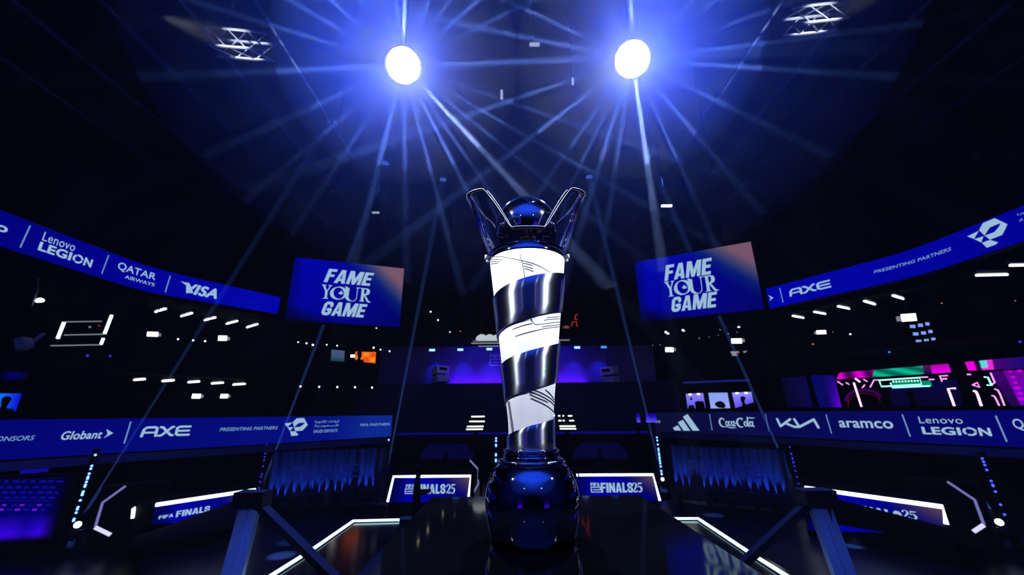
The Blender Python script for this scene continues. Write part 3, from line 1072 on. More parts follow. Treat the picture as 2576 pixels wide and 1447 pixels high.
fame((716, 806), (1005, 823), 'big hanging slogan screen beside the trophy crown, left of it', [(f1(750, 590), f1(1590, 445)), (f1(725, 605), f1(1528, 945), f1(785, 868), f1(1370, 688)), (f1(708, 1135), f1(1480, 962))],
     (f1(990, 795), f1(1083, 770), f1(1037, 795), f1(1040, 735)))
fame((1613, 811), (1923, 777), 'big hanging slogan screen to the right of the trophy crown', [(f2(640, 740), f2(1388, 368)), (f2(635, 770), f2(1500, 880), f2(765, 980), f2(1290, 657)), (f2(756, 1232), f2(1468, 905))],
     (f2(910, 830), f2(998, 830), f2(960, 858), f2(955, 798)))


# desks with lit edge --------------------------------------------------------
def desk(label, strip, trap, edges, extra, neon_r=0.033, depth=0.9):
    """trap: four pixel corners of the picture panel; edges: polyline pixels of the lit tube"""
    zb = 0.0
    u0 = strip.uv(*trap[0])[0]
    t = thing('presenter_desk', strip.P(strip.L / 2, 0), label, 'desk', 'presenter desks with a lit edge')
    us = [strip.uv(*q)[0] for q in trap]
    m = strip.slab(depth, min(us), max(us), 0.0, strip.z1, -0.03)
    m.build('body', M_BLACK, t)
    q = [strip.uv(*c) for c in trap]          # bl, br, tr, tl

    def fn(s, v):
        a, b = q[0][0] + (q[1][0] - q[0][0]) * s, q[3][0] + (q[2][0] - q[3][0]) * s
        c, d = q[0][1] + (q[1][1] - q[0][1]) * s, q[3][1] + (q[2][1] - q[3][1]) * s
        return strip.P(a + (b - a) * v, c + (d - c) * v, 0.0)
    m = MB(); m.grid(fn, 24, 8, lambda s, v: lin(mix(mix(mix((0, 0, 60), (0, 0, 158), s * 4), (0, 0, 96), (s - .35) * 1.6), (92, 70, 84), ((s - .62) / .38 - (1 - v) * 1.1 + .1))))
    m.build('display', M_LED, t)
    for e in edges:
        m = MB(); m.tube([strip.P(*strip.uv(*c), 0.03) for c in e], neon_r, 8); m.build('light_tube', M_NEON, t)
    if extra:
        letters(t, strip, extra)
    return t


ZD = CZ - 1.65


def r6(x, y):
    return 1400 + x / 3.943, 1080 + y / 3.943


def r1_(x, y):
    return 860 + x / 3.943, 1080 + y / 3.943


def r7(x, y):
    return 180 + x / 3.481, 1080 + y / 3.481


def r5(x, y):
    return 1900 + x / 3.811, 1080 + y / 3.811


S = Strip([tuple(onz(978, 1198, ZD)[:2]), tuple(onz(1187, 1197, ZD)[:2])], 0.2, ZD)
desk('presenter desk with a standing person in front, left of the trophy base', S, [(975, 1264), (1179, 1264), (1184, 1199), (990, 1199)], [[(976, 1262), (991, 1199), (1052, 1198.5), (1184, 1197.5), (1178, 1262)]],
     lambda m, S=S: (S.add(m, FIFA_S, S.box(r1_(635, 583), r1_(722, 546))), S.add(m, E_BOX, S.box(r1_(623, 642), r1_(717, 588))), S.add(m, FINALS_S, S.box(r1_(728, 640), r1_(1030, 545))), S.add(m, TWO5, S.box(r1_(1035, 640), r1_(1128, 543)))))
S = Strip([tuple(onz(1445, 1195, ZD)[:2]), tuple(onz(1655, 1194, ZD)[:2])], 0.2, ZD)
desk('presenter desk reading finals, right of the trophy base', S, [(1448, 1262), (1657, 1262), (1641, 1196), (1448, 1196)], [[(1450, 1195), (1453, 1195)], [(1457, 1195), (1642, 1194), (1659, 1259)]],
     lambda m, S=S: (S.add(m, FIFA_S, S.box(r6(337, 567), r6(425, 530))), S.add(m, E_BOX, S.box(r6(340, 628), r6(437, 571))), S.add(m, FINALS_S, S.box(r6(442, 628), r6(752, 530))), S.add(m, TWO5, S.box(r6(755, 628), r6(848, 528)))))
S = Strip([tuple(onz(380, 1271, ZD)[:2]), tuple(onz(646, 1231, ZD)[:2])], 0.2, ZD)
desk('presenter desk half hidden behind the dark three-legged frame, far left', S, [(378, 1318), (588, 1308), (641, 1236), (388, 1272)], [[(391, 1270), (640, 1232.5), (643, 1250)]],
     lambda m, S=S: (S.add(m, FIFA_S, S.box(r7(757, 790), r7(893, 738))), S.add(m, FINALS_S, S.box(r7(910, 762), r7(1215, 668), r7(910, 772)))), 0.036)
S = Strip([tuple(onz(2020, 1227, ZD)[:2]), tuple(onz(2386, 1277, ZD)[:2])], 0.2, ZD)
desk('presenter desk with a long sloping lit edge, far right', S, [(2030, 1335), (2380, 1345), (2372, 1278), (2030, 1230)], [[(2028, 1272), (2028, 1227), (2373, 1275), (2382, 1318)]],
     lambda m, S=S: (S.add(m, FIFA_S, S.box(r5(845, 822), r5(930, 778))), S.add(m, FINALS_S, S.box(r5(960, 860), r5(1400, 790))), S.add(m, TWO5, S.box(r5(1420, 850), r5(1545, 790)))), 0.038)

# stage edge light lines -----------------------------------------------------
def stage_line(pxs, label):
    pts = [onz(px, py, SZ + 0.012) for px, py in pxs]
    t = thing('stage_light_strip', pts[0], label, 'light strip', 'light strips on the stage edge')
    m = MB()
    for a, b in zip(pts, pts[1:]):
        m.bar(a - Vector((0, 0, .012)), b - Vector((0, 0, .012)), 0.07, 0.012)
    m.build('channel', M_BLACK, t)
    m = MB(); m.tube(pts, 0.018, 8); m.build('light_tube', M_CYANW, t)


stage_line([(640, 1476), (783, 1385), (888, 1312), (1004, 1309)], 'white light strip on the stage edge, bent, left of the trophy base')
stage_line([(1691, 1306), (1757, 1306), (1890, 1394), (2010, 1469)], 'white light strip on the stage edge, bent, right of the trophy base')

# pavilions under the balconies: tier slabs ----------------------------------
def shifted(strip, d):
    out = []
    n = len(strip.p)
    for i, q in enumerate(strip.p):
        a, b = strip.p[max(i - 1, 0)], strip.p[min(i + 1, n - 1)]
        v = (b - a).normalized()
        out.append((q.x - v.y * d, q.y + v.x * d))
    return out


def deck(name, strip, d0, d1, z0, z1, mat=M_WALL):
    A, B = shifted(strip, d0), shifted(strip, d1)
    m = MB()
    for i in range(len(A) - 1):
        m.face(((*A[i], z0), (*A[i + 1], z0), (*B[i + 1], z0), (*B[i], z0)))
        m.face(((*A[i], z1), (*B[i], z1), (*B[i + 1], z1), (*A[i + 1], z1)))
        m.face(((*A[i], z0), (*A[i], z1), (*A[i + 1], z1), (*A[i + 1], z0)))
        m.face(((*B[i], z0), (*B[i + 1], z0), (*B[i + 1], z1), (*B[i], z1)))
    for i in (0, -1):
        m.face(((*A[i], z0), (*B[i], z0), (*B[i], z1), (*A[i], z1)))
    return structure(name, m, mat)


def wall(name, strip, d, z0, z1, mat=M_WALL):
    A, B = shifted(strip, d), shifted(strip, d + 0.15)
    m = MB()
    for i in range(len(A) - 1):
        m.face(((*A[i], z0), (*A[i], z1), (*A[i + 1], z1), (*A[i + 1], z0)))
        m.face(((*B[i], z0), (*B[i + 1], z0), (*B[i + 1], z1), (*B[i], z1)))
        m.face(((*A[i], z1), (*B[i], z1), (*B[i + 1], z1), (*A[i + 1], z1)))
    return structure(name, m, mat)


M_LEDGE = pbr('blue_lit_fascia', (0.02, 0.03, 0.22), 0.6)  # blue light on the fascia is put into its base colour
for side, L_ in (('left', LL), ('right', LR)):
    deck('balcony_floor_' + side, L_, 0.26, 7.0, L_.z0 - 0.02, L_.z0 + 0.18)
    hb_ = CZ + (1.30 if side == 'left' else 1.98)
    deck('balcony_ceiling_' + side, L_, 1.5, 7.0, hb_, hb_ + .08)
    deck('upper_ceiling_' + side, L_, 1.5, 7.0, CZ + 3.80, CZ + 3.94)
    wall('wall_balcony_' + side, L_, 6.8, L_.z0, CZ + 3.94)
    wall('wall_under_' + side, L_, 1.2, 0, L_.z0)
    deck('trim_fascia_' + side, L_, 0.02, 0.24, L_.z0 - 0.26, L_.z0 - 0.05, M_LEDGE)


def tube_light(a, b, label, group, z, r=0.032):
    p, q = onz(*a, z), onz(*b, z)
    t = thing('linear_light', (p + q) / 2 + Vector((0, 0, 0.12)), label, 'ceiling light', group)
    m = MB(); m.bar(p + Vector((0, 0, .09)), q + Vector((0, 0, .09)), 0.10, 0.09); m.build('housing', M_GREYCASE, t)
    m = MB(); m.tube([p, q], r, 8); m.build('diffuser', M_WHITE, t)


ORD = ('first', 'second', 'third', 'fourth', 'fifth', 'sixth', 'seventh', 'eighth')
for i, (a, b) in enumerate((((391, 785), (417, 777)), ((456, 796), (483, 788)), ((515, 806), (542, 799)), ((570, 815), (597, 808)), ((621, 824), (648, 816)))):
    tube_light(a, b, '%s from the left in the upper row of slim ceiling lights, left balcony' % ORD[i], 'slim ceiling lights of the upper left balcony', CZ + 3.66)
for i, (a, b) in enumerate((((338, 956), (364, 954)), ((409, 959), (437, 957)), ((474, 962), (501, 960)), ((533, 965), (561, 963)), ((587, 968), (616, 966)))):
    tube_light(a, b, '%s from the left in the lower row of slim ceiling lights, left balcony' % ORD[i], 'slim ceiling lights of the lower left balcony', CZ + 1.15)
for i, (a, b) in enumerate((((1994, 795), (2021, 800)), ((2048, 785), (2076, 790)), ((2108, 771), (2136, 777)), ((2174, 758), (2201, 766)), ((2246, 744), (2272, 752)), ((2456, 693), (2534, 691)), ((2541, 668), (2600, 667)))):
    tube_light(a, b, '%s from the left in the rising row of slim ceiling lights, right balcony' % ORD[i], 'slim ceiling lights of the upper right balcony', CZ + 3.66)


def tier(px, extra):
    """distance just behind the balcony ribbon in the direction of picture column px"""
    S_ = LL if px < 1320 else LR
    u, v = S_.uv(px, 1080)
    q, n = S_.at(u)
    return q.length + extra


def px_size(px, py, dist):
    """metres across and up that one picture pixel covers at that distance"""
    a = athd(px, py, dist)
    return (athd(px + 1, py, dist) - a).length, (athd(px, py + 1, dist) - a).length


def panel_light(px, py, w, h, label, dist, side=1, tilt=0.0):
    """hanging soft box: bright face and a dim return"""
    dist = tier(px, 2.2)
    c = athd(px, py, dist)
    mx, my = px_size(px, py, dist)
    d = Vector((c.x, c.y, 0)).normalized()
    x = Vector((d.y, -d.x, 0))
    M = Matrix((x, d, Vector((0, 0, 1)))).transposed() @ Matrix.Rotation(tilt, 3, 'Y')
    t = thing('panel_light', c, label, 'light', 'hanging panel lights on the balconies')
    ww, hh = w * mx, h * my
    m = MB(); m.box(c + d * 0.12, (ww * 1.05, .22, hh * 1.05), M=M); m.build('housing', M_CASE, t)
    m = MB(); m.box(c, (ww, .03, hh), M=M); m.build('diffuser', M_WHITE, t)
    m = MB(); m.box(c + x * side * (ww * .5 + hh * .28) + d * .03, (hh * .5, .03, hh * .7), M=M); m.build('side_diffuser', M_GREYL, t)
    m = MB(); m.tube([c + d * .12 + Vector((0, 0, hh / 2)), Vector((c.x + d.x * .12, c.y + d.y * .12, CZ + (3.95 if c.z > CZ + 1.6 else 1.42)))], .012, 6); m.build('hanger', M_BLACK, t)


panel_light(384, 841, 28, 11, 'white panel light above the neon tube frame, upper left balcony', 18.5, 1, -.08)
panel_light(560, 851, 22, 12, 'white panel light under the fourth slim light, upper left balcony', 19.5, 1, -.08)
panel_light(494, 997, 22, 11, 'white panel light under the third slim light, lower left balcony', 19, 1, 0)
panel_light(564, 997, 19, 10, 'white panel light near the right end of the lower left balcony', 19.5, 1, 0)
panel_light(1684, 880, 20, 11, 'white panel light beside the slogan screen bottom, right of the centre stage', 22, 1, .08)
panel_light(1853, 858, 26, 12, 'white panel light above the white jersey, right balcony', 19.5, 1, .08)
panel_light(2286, 799, 38, 18, 'large white panel light above the grid of small panels, right balcony', 17.5, -1, .08)
panel_light(2066, 836, 24, 9, 'white panel light below the sponsor ribbon, right balcony', 18.5, -1, .1)


def spot_dot(px, py, r, label, group, dist, mat=None, top=None):
    if not 1050 < px < 1600:
        dist = tier(px, 2.6)
    r *= .72
    c = athd(px, py, dist)
    rr = r * math.sqrt(px_size(px, py, dist)[0] * px_size(px, py, dist)[1])
    t = thing('spotlight', c, label, 'spotlight', group)
    m = MB(); m.ball(c, rr, 10, 6); m.build('lens', mat or M_WHITE, t)
    d = Vector((c.x, c.y, 0)).normalized()
    m = MB(); m.tube([c + d * rr * .3, c + d * rr * 2.6 + Vector((0, 0, rr))], [rr * 1.15, rr * .9], 10)
    e = c + d * rr * 2.6 + Vector((0, 0, rr))
    m.build('can', M_CASE, t)
    if top:
        m = MB(); m.tube([e, Vector((e.x, e.y, top))], .012, 5); m.build('stem', M_BLACK, t)


G1 = 'small spotlights under the left slogan screen'
for i, (x, y, r) in enumerate(((750, 861, 2.2), (771, 864, 2.8), (787, 868, 3.2), (822, 867.5, 2.2), (848, 870, 2.2), (940, 875, 3), (957, 880, 2), (980, 884, 2.4))):
    spot_dot(x, y, r, '%s from the left in the row of small spotlights under the left slogan screen' % ORD[i], G1, 19.6, None, CZ + 3.80)
G1 = 'small white lights in the gap below the orange screen'
for i, (x, y) in enumerate(((756, 972.5), (803, 973.5), (848.5, 974), (893, 974.5), (936, 975.5))):
    spot_dot(x, y, 2.9, '%s from the left in the low row of spotlights below the orange screen' % ORD[i], G1, 20, None, CZ + 1.30)
spot_dot(816, 815, 3.3, 'round spotlight at the lower edge of the left slogan screen, nearer its middle', 'spotlights at the lower edge of the left slogan screen', 19, M_WARM, CZ + 3.80)
spot_dot(947, 825, 2.6, 'round spotlight at the lower edge of the left slogan screen, nearer its right corner', 'spotlights at the lower edge of the left slogan screen', 19.5, M_WARM, CZ + 3.80)
for i, (x, y) in enumerate(((448, 853.5), (486, 856.5), (516, 858.5))):
    spot_dot(x, y, 3, '%s of three round spotlights between the two upper left panel lights' % ORD[i], 'three round spotlights between panel lights', 18.8, None, CZ + 3.80)
for i, (a, b) in enumerate((((1674, 835), (1683, 842)), ((1717, 830), (1725, 838)), ((1763, 827), (1768, 834)), ((1808, 821), (1813, 829)), ((1858, 815), (1858.5, 824)))):
    p, q = athd(*a, tier(a[0], 2)), athd(*b, tier(b[0], 2))
    t = thing('stub_light', (p + q) / 2, '%s from the left in the row of short tilted lights under the right slogan screen' % ORD[i], 'ceiling light', 'short tilted lights under the right slogan screen')
    m = MB(); m.tube([p, q], .05, 8); m.build('diffuser', M_WHITE, t)
    m = MB(); m.tube([p + Vector((0, .1, .02)), Vector((p.x, p.y + .1, CZ + 3.74))], .05, 8); m.build('stem', M_BLACK, t)
G1 = 'faint spotlights below the short tilted lights'
for i, (x, y, r) in enumerate(((1642, 869, 1.8), (1661, 868, 2), (1759, 851.5, 2.6), (1784, 848, 1.8), (1807, 844, 1.8), (1832, 840, 2.4), (1854, 836, 2))):
    spot_dot(x, y, r, '%s from the left in the faint line of spotlights below the short tilted lights' % ORD[i], G1, 20.5, M_GREYL, CZ + 3.80)
spot_dot(2139, 841, 3, 'white spotlight right of the panel light below the sponsor ribbon', 'lone spotlights of the right balcony', 18, None, CZ + 3.80)
spot_dot(2095, 835.5, 2, 'tiny white spotlight touching the panel light below the sponsor ribbon', 'lone spotlights of the right balcony', 18, M_GREYL, CZ + 3.80)
spot_dot(2369, 763, 2.8, 'amber spotlight between the last slim lights of the right balcony', 'amber spotlights of the right balcony', 17, M_AMBER, CZ + 3.80)
spot_dot(2554, 757, 2.4, 'amber spotlight near the right picture edge below the slim lights', 'amber spotlights of the right balcony', 16, M_AMBER, CZ + 3.80)
spot_dot(2045, 866, 3.2, 'amber spotlight below the panel light near the sponsor ribbon', 'amber spotlights of the right balcony', 18, M_AMBER, CZ + 3.80)
for i, (x, y, r, l) in enumerate(((220, 895, 5, 'wider dim blue light below the neon tube frame'), (277, 896, 4, 'smaller dim blue light below the neon tube frame'), (2406, 858, 3.5, 'dim blue light nearest the grid of small panels'), (2470, 856.5, 6, 'wide dim blue light right of the grid of small panels'), (2566, 860, 5, 'dim blue light at the right picture edge'), (2237, 886, 4, 'bright azure light below the grid of small panels'))):
    spot_dot(x, y, r, l, 'dim blue lights of the balconies', 16.5, glow('azure_light', (20, 140, 255), 1.2) if i == 5 else M_BLUEDIM, CZ + 3.80)
for i, (x, y, r, mt, l) in enumerate(((1083.5, 784.5, 2.7, M_WARM, 'topmost white point light left of the trophy shaft'), (1102, 805.5, 2.6, M_WARM, 'middle white point light left of the trophy shaft'), (1132, 835.5, 2, M_WARM, 'lowest warm point light left of the trophy shaft'), (1158, 833.5, 2.2, M_AMBER, 'amber point light beside the lowest warm point light'))):
    spot_dot(x, y, r, l, 'point lights in the dark left of the trophy', 25, mt, 16.5)

# neon tube frame, upper left
NF = tier(200, 1.5)
fr = thing('neon_sculpture', athd(200, 835, NF), 'slanted white neon tube frame on the upper left balcony', 'neon light')
for a, b, r, mt in (((161, 811), (145, 852), .065, M_NEON), ((281, 793), (263, 840), .065, M_NEON), ((260, 851), (254, 867), .06, M_NEON), ((163, 810), (256, 808.5), .03, M_GREYL), ((160, 843), (262, 841), .03, M_GREYL), ((127, 870), (254, 867.5), .03, M_GREYL)):
    m = MB(); m.tube([athd(*a, NF), athd(*b, NF)], r * .6, 8); m.build('tube', mt, fr)
m = MB(); m.tube([athd(281, 793, NF), Vector((*athd(281, 793, NF)[:2], CZ + 3.80))], .012, 6); m.tube([athd(161, 811, NF), Vector((*athd(161, 811, NF)[:2], CZ + 3.80))], .012, 6); m.build('hanger', M_BLACK, fr)
spot_dot(226, 823, 4.2, 'pale spotlight inside the neon tube frame', 'lights inside the neon tube frame', 15.8, M_GREYL, CZ + 3.80)
spot_dot(249.5, 820, 3, 'red light inside the neon tube frame', 'lights inside the neon tube frame', 15.8, M_RED, CZ + 3.80)
# arm light, far left
NA_, NB_ = tier(98, 1.0), tier(60, .9)
al = thing('arm_light', athd(98, 756, NA_), 'small white light on a thin arm below the left ribbon screen', 'light')
m = MB(); m.ball(athd(101, 755.5, NA_), .075, 12, 8, (1.3, 1, .8)); m.ball(athd(95, 757, NA_), .05, 10, 6); m.build('lens', M_WHITE, al)
m = MB(); m.tube([athd(80, 770, NA_ + .1), athd(90, 742, NA_ + .1), athd(95, 731, NA_ + .1), athd(97, 700, NA_ + .1)], .02, 6); m.build('arm', M_GREYCASE, al)
mh = thing('moving_head_light', athd(60, 868, NB_), 'dim grey-blue moving head light on its arm, far left', 'stage light')
M_GB = pbr('grey_blue_plastic', (0.12, 0.16, 0.28), 0.5)
m = MB(); m.tube([athd(36, 869, NB_), athd(60, 866, NB_), athd(84, 862, NB_)], [.17, .2, .12], 14); m.build('head', M_GB, mh)
m = MB(); m.bar(athd(80, 862, NB_ + .1), athd(112, 838, NB_ + .1), .08, .08); m.build('arm', M_GB, mh)
spot('cool_spill', athd(140, 930, 10.0), athd(60, 866, NB_), 14, (.5, .65, 1), 30, .6, .1)

# grid of nine small panels, right
GD = tier(2315, 1.8)
for r_ in range(3):
    for c_ in range(3):
        px = (2296, 2315.5, 2333)[c_] + r_ * 7.6
        py = (821.5, 818.5, 815)[c_] + r_ * 18.8 + (0.5 * r_ if c_ else 0)
        c = athd(px, py, GD)
        d = Vector((c.x, c.y, 0)).normalized(); x = Vector((d.y, -d.x, 0))
        t = thing('pixel_light', c, '%s panel in the %s row of the three by three grid of blue panels' % (('left', 'middle', 'right')[c_], ('top', 'middle', 'bottom')[r_]), 'light panel', 'three by three grid of blue panels')
        M = Matrix((x, d, Vector((0, 0, 1)))).transposed() @ Matrix.Rotation(.12, 3, 'Y')
        kx, ky = px_size(px, py, GD)
        w = (15.5, 13.5, 11.5)[c_]
        m = MB(); m.box(c, (w * kx * .9, .02, 7.5 * ky), M=M); m.build('face', M_PERI, t)
        m = MB(); m.box(c + d * .05, (w * kx, .08, 9 * ky), M=M); m.build('housing', M_CASE, t)

# screens inside the left pavilion and the person before the orange one ------
def flat_screen(name, pxs, col, dist, label, nu=10, nv=6, group=None, cat='screen'):
    """pxs bl, br, tr, tl"""
    dist = tier(sum(q[0] for q in pxs) / 4, 3.6)
    a, b = athd(*pxs[0], dist), athd(*pxs[1], dist)
    S = Strip([(a.x, a.y), (b.x, b.y)], min(a.z, b.z), athd(*pxs[3], dist).z)
    q = [S.uv(*c) for c in pxs]

    def fn(s, v, o=0.0):
        lo = (q[0][0] + (q[1][0] - q[0][0]) * s, q[0][1] + (q[1][1] - q[0][1]) * s)
        hi = (q[3][0] + (q[2][0] - q[3][0]) * s, q[3][1] + (q[2][1] - q[3][1]) * s)
        return S.P(lo[0] + (hi[0] - lo[0]) * v, lo[1] + (hi[1] - lo[1]) * v, o)
    t = thing(name, fn(.5, 0), label, cat, group)
    m = MB(); m.grid(lambda s, v: fn(s, v), nu, nv, col); m.build('display', M_LED, t)
    m = MB()
    F, B = [fn(s, v, -.01) for s, v in ((-.01, -.02), (1.01, -.02), (1.01, 1.02), (-.01, 1.02))], [fn(s, v, -.12) for s, v in ((-.01, -.02), (1.01, -.02), (1.01, 1.02), (-.01, 1.02))]
    m.face(F); m.face(B[::-1])
    for i in range(4):
        m.face((F[i], B[i], B[(i + 1) % 4], F[(i + 1) % 4]))
    m.build('housing', M_BLACK, t)
    return S, t


flat_screen('wall_screen', [(832, 908), (866, 910), (867, 883), (834, 879.5)], lambda s, v: lin(mix((52, 74, 112), (70, 86, 120), v) if v > .2 else (20, 70, 70)), 21, 'grey-green screen left of the orange screen')
flat_screen('wall_screen', [(893, 909), (944, 914), (946, 886), (894, 885)], lambda s, v: lin(mix((225, 60, 10), (255, 150, 30), (math.sin(s * 9) * math.sin(v * 6.3) + 1) / 2)), 21, 'orange screen behind a standing person, under the left slogan screen', 16, 10)
c = athd(887.5, 896, tier(887, 3.4))
t = thing('small_lamp', c, 'small white lamp left of the orange screen', 'lamp')
m = MB(); m.box(c, (.2, .06, .12)); m.build('face', M_WHITE, t)
m = MB(); m.box(c + Vector((0, .08, 0)), (.22, .1, .14)); m.build('housing', M_CASE, t)

# left edge screens
flat_screen('wall_screen', [(-60, 962), (70, 953), (79, 928), (-60, 915)], lambda s, v: lin(mix((0, 0, 8), (0, 0, 92), math.sin(math.pi * min(1, max(0, (s - .42) / .6))))), 14.5, 'dim blue screen at the left picture edge', 16, 4)
flat_screen('wall_screen', [(-60, 1034), (40, 1034), (55, 990), (-60, 990)], lambda s, v: lin(mix((10, 110, 255), (10, 20, 200), (s - .55) * 2.2)), 14.5, 'bright blue screen with dark heads before it, left picture edge', 14, 4)
# poster screens, right
for i, (bl, l, c1_, c2_) in enumerate(([[(1730, 1028), (1775, 1028), (1769, 989), (1725, 991)], 'left of three lavender screens, above the three-stripe emblem', (92, 88, 235), (140, 130, 245)],
                                       [[(1788, 1028), (1837, 1027), (1830, 988), (1782, 988.5)], 'middle and palest of three lavender screens, right balcony', (150, 170, 250), (135, 160, 240)],
                                       [[(1850, 1027), (1896, 1012), (1890, 986), (1841, 988)], 'right of three lavender screens, with a person before it', (96, 80, 240), (150, 145, 250)])):
    S, t = flat_screen('poster_screen', bl, lambda s, v, a=c1_, b=c2_: lin(mix(a, b, v)), 17.5, l, 4, 4, 'three lavender screens in a row')
    if i == 0:
        letters(t, S, lambda m: [S.px_poly(m, P) for P in ([(1735, 1005), (1738, 999), (1742, 1003), (1741, 1007)], [(1750, 1028), (1748, 1012), (1754, 1009), (1770, 1010), (1774, 1028)], [(1731, 1028), (1733, 1020), (1745, 1019), (1748, 1028)])], M_BLACK, 'picture')
    if i == 1:
        letters(t, S, lambda m: S.px_poly(m, [(1797, 1017), (1803, 1011), (1812, 1009), (1821, 1013), (1826, 1022), (1822, 1027), (1808, 1026), (1802, 1022)]), M_BLACK, 'picture')
    if i != 1:
        for k in range(2):
            px = (1736, 1757, 0, 0, 1854, 1877)[i * 2 + k] if i == 0 else (1854, 1877)[k]
            py = (992.5, 991.8)[k] if i == 0 else (989.5, 988.8)[k]
            cc = athd(px, py, tier(px, 3.3))
            o = MB(); o.tube([cc - Vector((.06, 0, 0)), cc + Vector((.06, 0, 0))], .035, 8)
            o = o.build('downlight', M_WHITE, t)
bar = thing('shelf_light', athd(1801, 961, tier(1801, 2.5)), 'long dim blue shelf light above the three lavender screens', 'light')
m = MB(); m.bar(athd(1720, 963, tier(1720, 2.5)), athd(1884, 956.5, tier(1884, 2.5)), .06, .09); m.build('tube', glow('shelf_blue', (28, 32, 118), .8), bar)
jer = thing('hanging_jersey', athd(1847, 889, tier(1847, 2.6)), 'white jersey with a red patch, right balcony', 'jersey')
S = Strip([tuple(athd(1830, 889, tier(1830, 2.6))[:2]), tuple(athd(1885, 889, tier(1885, 2.6))[:2])], 0, 9)
M_JER = glow('lit_white_cloth', (150, 140, 165), 1.0)
M_JER = pbr('white_jersey_cloth', (.75, .72, .80), .8)
m = MB()
for o in (0, -.06):
    S.px_poly(m, [(1840, 895), (1842, 890), (1837, 888), (1838, 884.5), (1845, 883.5), (1850, 885), (1856, 883.5), (1859, 887), (1856, 891), (1855, 896)], o)
m.build('shirt', M_JER, jer)
m = MB(); S.px_poly(m, [(1852, 892), (1854, 887), (1858, 887.5), (1857, 892)], .02); m.build('patch', pbr('red_cloth', (.6, .03, .03), .8), jer)
m = MB(); S.px_poly(m, [(1869, 884), (1880, 882), (1875, 888), (1871, 888)], 0); S.px_poly(m, [(1869, 884), (1880, 882), (1875, 888), (1871, 888)], -.05); m.build('sleeve', M_JER, jer)
m = MB(); m.tube([S.P(*S.uv(1848, 884), -.03), Vector((*S.P(*S.uv(1848, 884), -.03)[:2], CZ + 3.80))], .008, 5); m.build('hanger', M_BLACK, jer)
spot('jersey_spill', S.P(*S.uv(1860, 850), 1.5), S.P(*S.uv(1850, 889), 0), 40, (1, .95, 1), 40, .5, .1)

# neon arcade, right -----------------------------------------------------------
AR = Strip([tuple(athd(px, 1000, tier(px, 3.4))[:2]) for px in (1940, 2120, 2420, 2720)], CZ - .2, CZ + 1.35)


def ar_px(x, y):
    return 2200 + x / 6.851, 860 + y / 6.85


def quad_screen(name, pxs, col, label, nu=14, nv=5, back=0.0, group=None):
    q = [AR.uv(*c) for c in pxs]

    def fn(s, v, o=back):
        lo = (q[0][0] + (q[1][0] - q[0][0]) * s, q[0][1] + (q[1][1] - q[0][1]) * s)
        hi = (q[3][0] + (q[2][0] - q[3][0]) * s, q[3][1] + (q[2][1] - q[3][1]) * s)
        return AR.P(lo[0] + (hi[0] - lo[0]) * v, lo[1] + (hi[1] - lo[1]) * v, o)
    t = thing(name, fn(.5, 0), label, 'light panel', group)
    m = MB(); m.grid(fn, nu, nv, col); m.build('display', M_LED, t)
    m = MB()
    F, B = [fn(s, v, back - .02) for s, v in ((0, 0), (1, 0), (1, 1), (0, 1))], [fn(s, v, back - .15) for s, v in ((0, 0), (1, 0), (1, 1), (0, 1))]
    m.face(B[::-1])
    for i in range(4):
        m.face((F[i], B[i], B[(i + 1) % 4], F[(i + 1) % 4]))
    m.build('housing', M_BLACK, t)
    return t


def canopy(s, v):
    mg, tl = (225, 0, 215), (10, 190, 150)
    c = mix((60, 0, 70), mg, .5 + .5 * math.sin(s * 31 + v * 2))
    if .35 < s < .80:
        c = mix(tl, (0, 90, 80), .5 + .5 * math.sin(s * 23 + v * 5))
    if .79 < s < .86:
        c = mix((30, 10, 60), (90, 20, 90), v)
    if s >= .86:
        c = mix((240, 0, 240), (170, 0, 170), v)
    return lin(c)


quad_screen('neon_awning', [(2103, 955), (2393, 937), (2386, 915), (2112, 938)], canopy, 'long magenta and teal lit canopy over the arcade', 60, 5)
quad_screen('neon_awning', [(2436, 933), (2590, 926), (2590, 896), (2427, 911)], lambda s, v: lin((235, 0, 220) if s < .14 else (40, 0, 60) if s < .24 else (90, 215, 215) if s < .36 and v > .25 else (235, 40, 220) if s < .45 else mix((75, 0, 120), (20, 10, 110), (s - .45) * 2)), 'short magenta canopy at the right picture edge', 44, 6)
quad_screen('arcade_display', [(1982, 1025), (2045, 1024.5), (2027, 947), (1965, 950)], lambda s, v: lin(mix((4, 4, 40), (8, 6, 70), s)), 'darkest blue panel at the left end of the arcade', 6, 6)
quad_screen('arcade_display', [(2062, 1025), (2117, 1025), (2098, 944), (2038, 944)], lambda s, v: lin(mix((6, 6, 92), (88, 0, 200), (s - .45) * 2 * (1.2 - v))), 'blue panel turning violet on its right side, arcade', 10, 6)
pp = quad_screen('arcade_display', [(2567, 1020), (2640, 1020), (2630, 930), (2523, 932)], lambda s, v: lin(mix((110, 0, 200), (110, 0, 150), v)), 'violet panel with pink dots at the right picture edge', 8, 6)
quad_screen('arcade_display', [(2230, 1024), (2410, 1020), (2395, 955), (2222, 962)], lambda s, v: lin(mix((4, 2, 34), (8, 4, 60), v)), 'wide dark blue arcade wall behind the seated visitor', 6, 4, -.5)
quad_screen('arcade_display', [(2535, 1022), (2560, 1022), (2525, 930), (2480, 935)], lambda s, v: lin(mix((30, 0, 70), (60, 0, 110), v)), 'narrow dim violet arcade wall beside the pink dot panel', 6, 4, -.4)
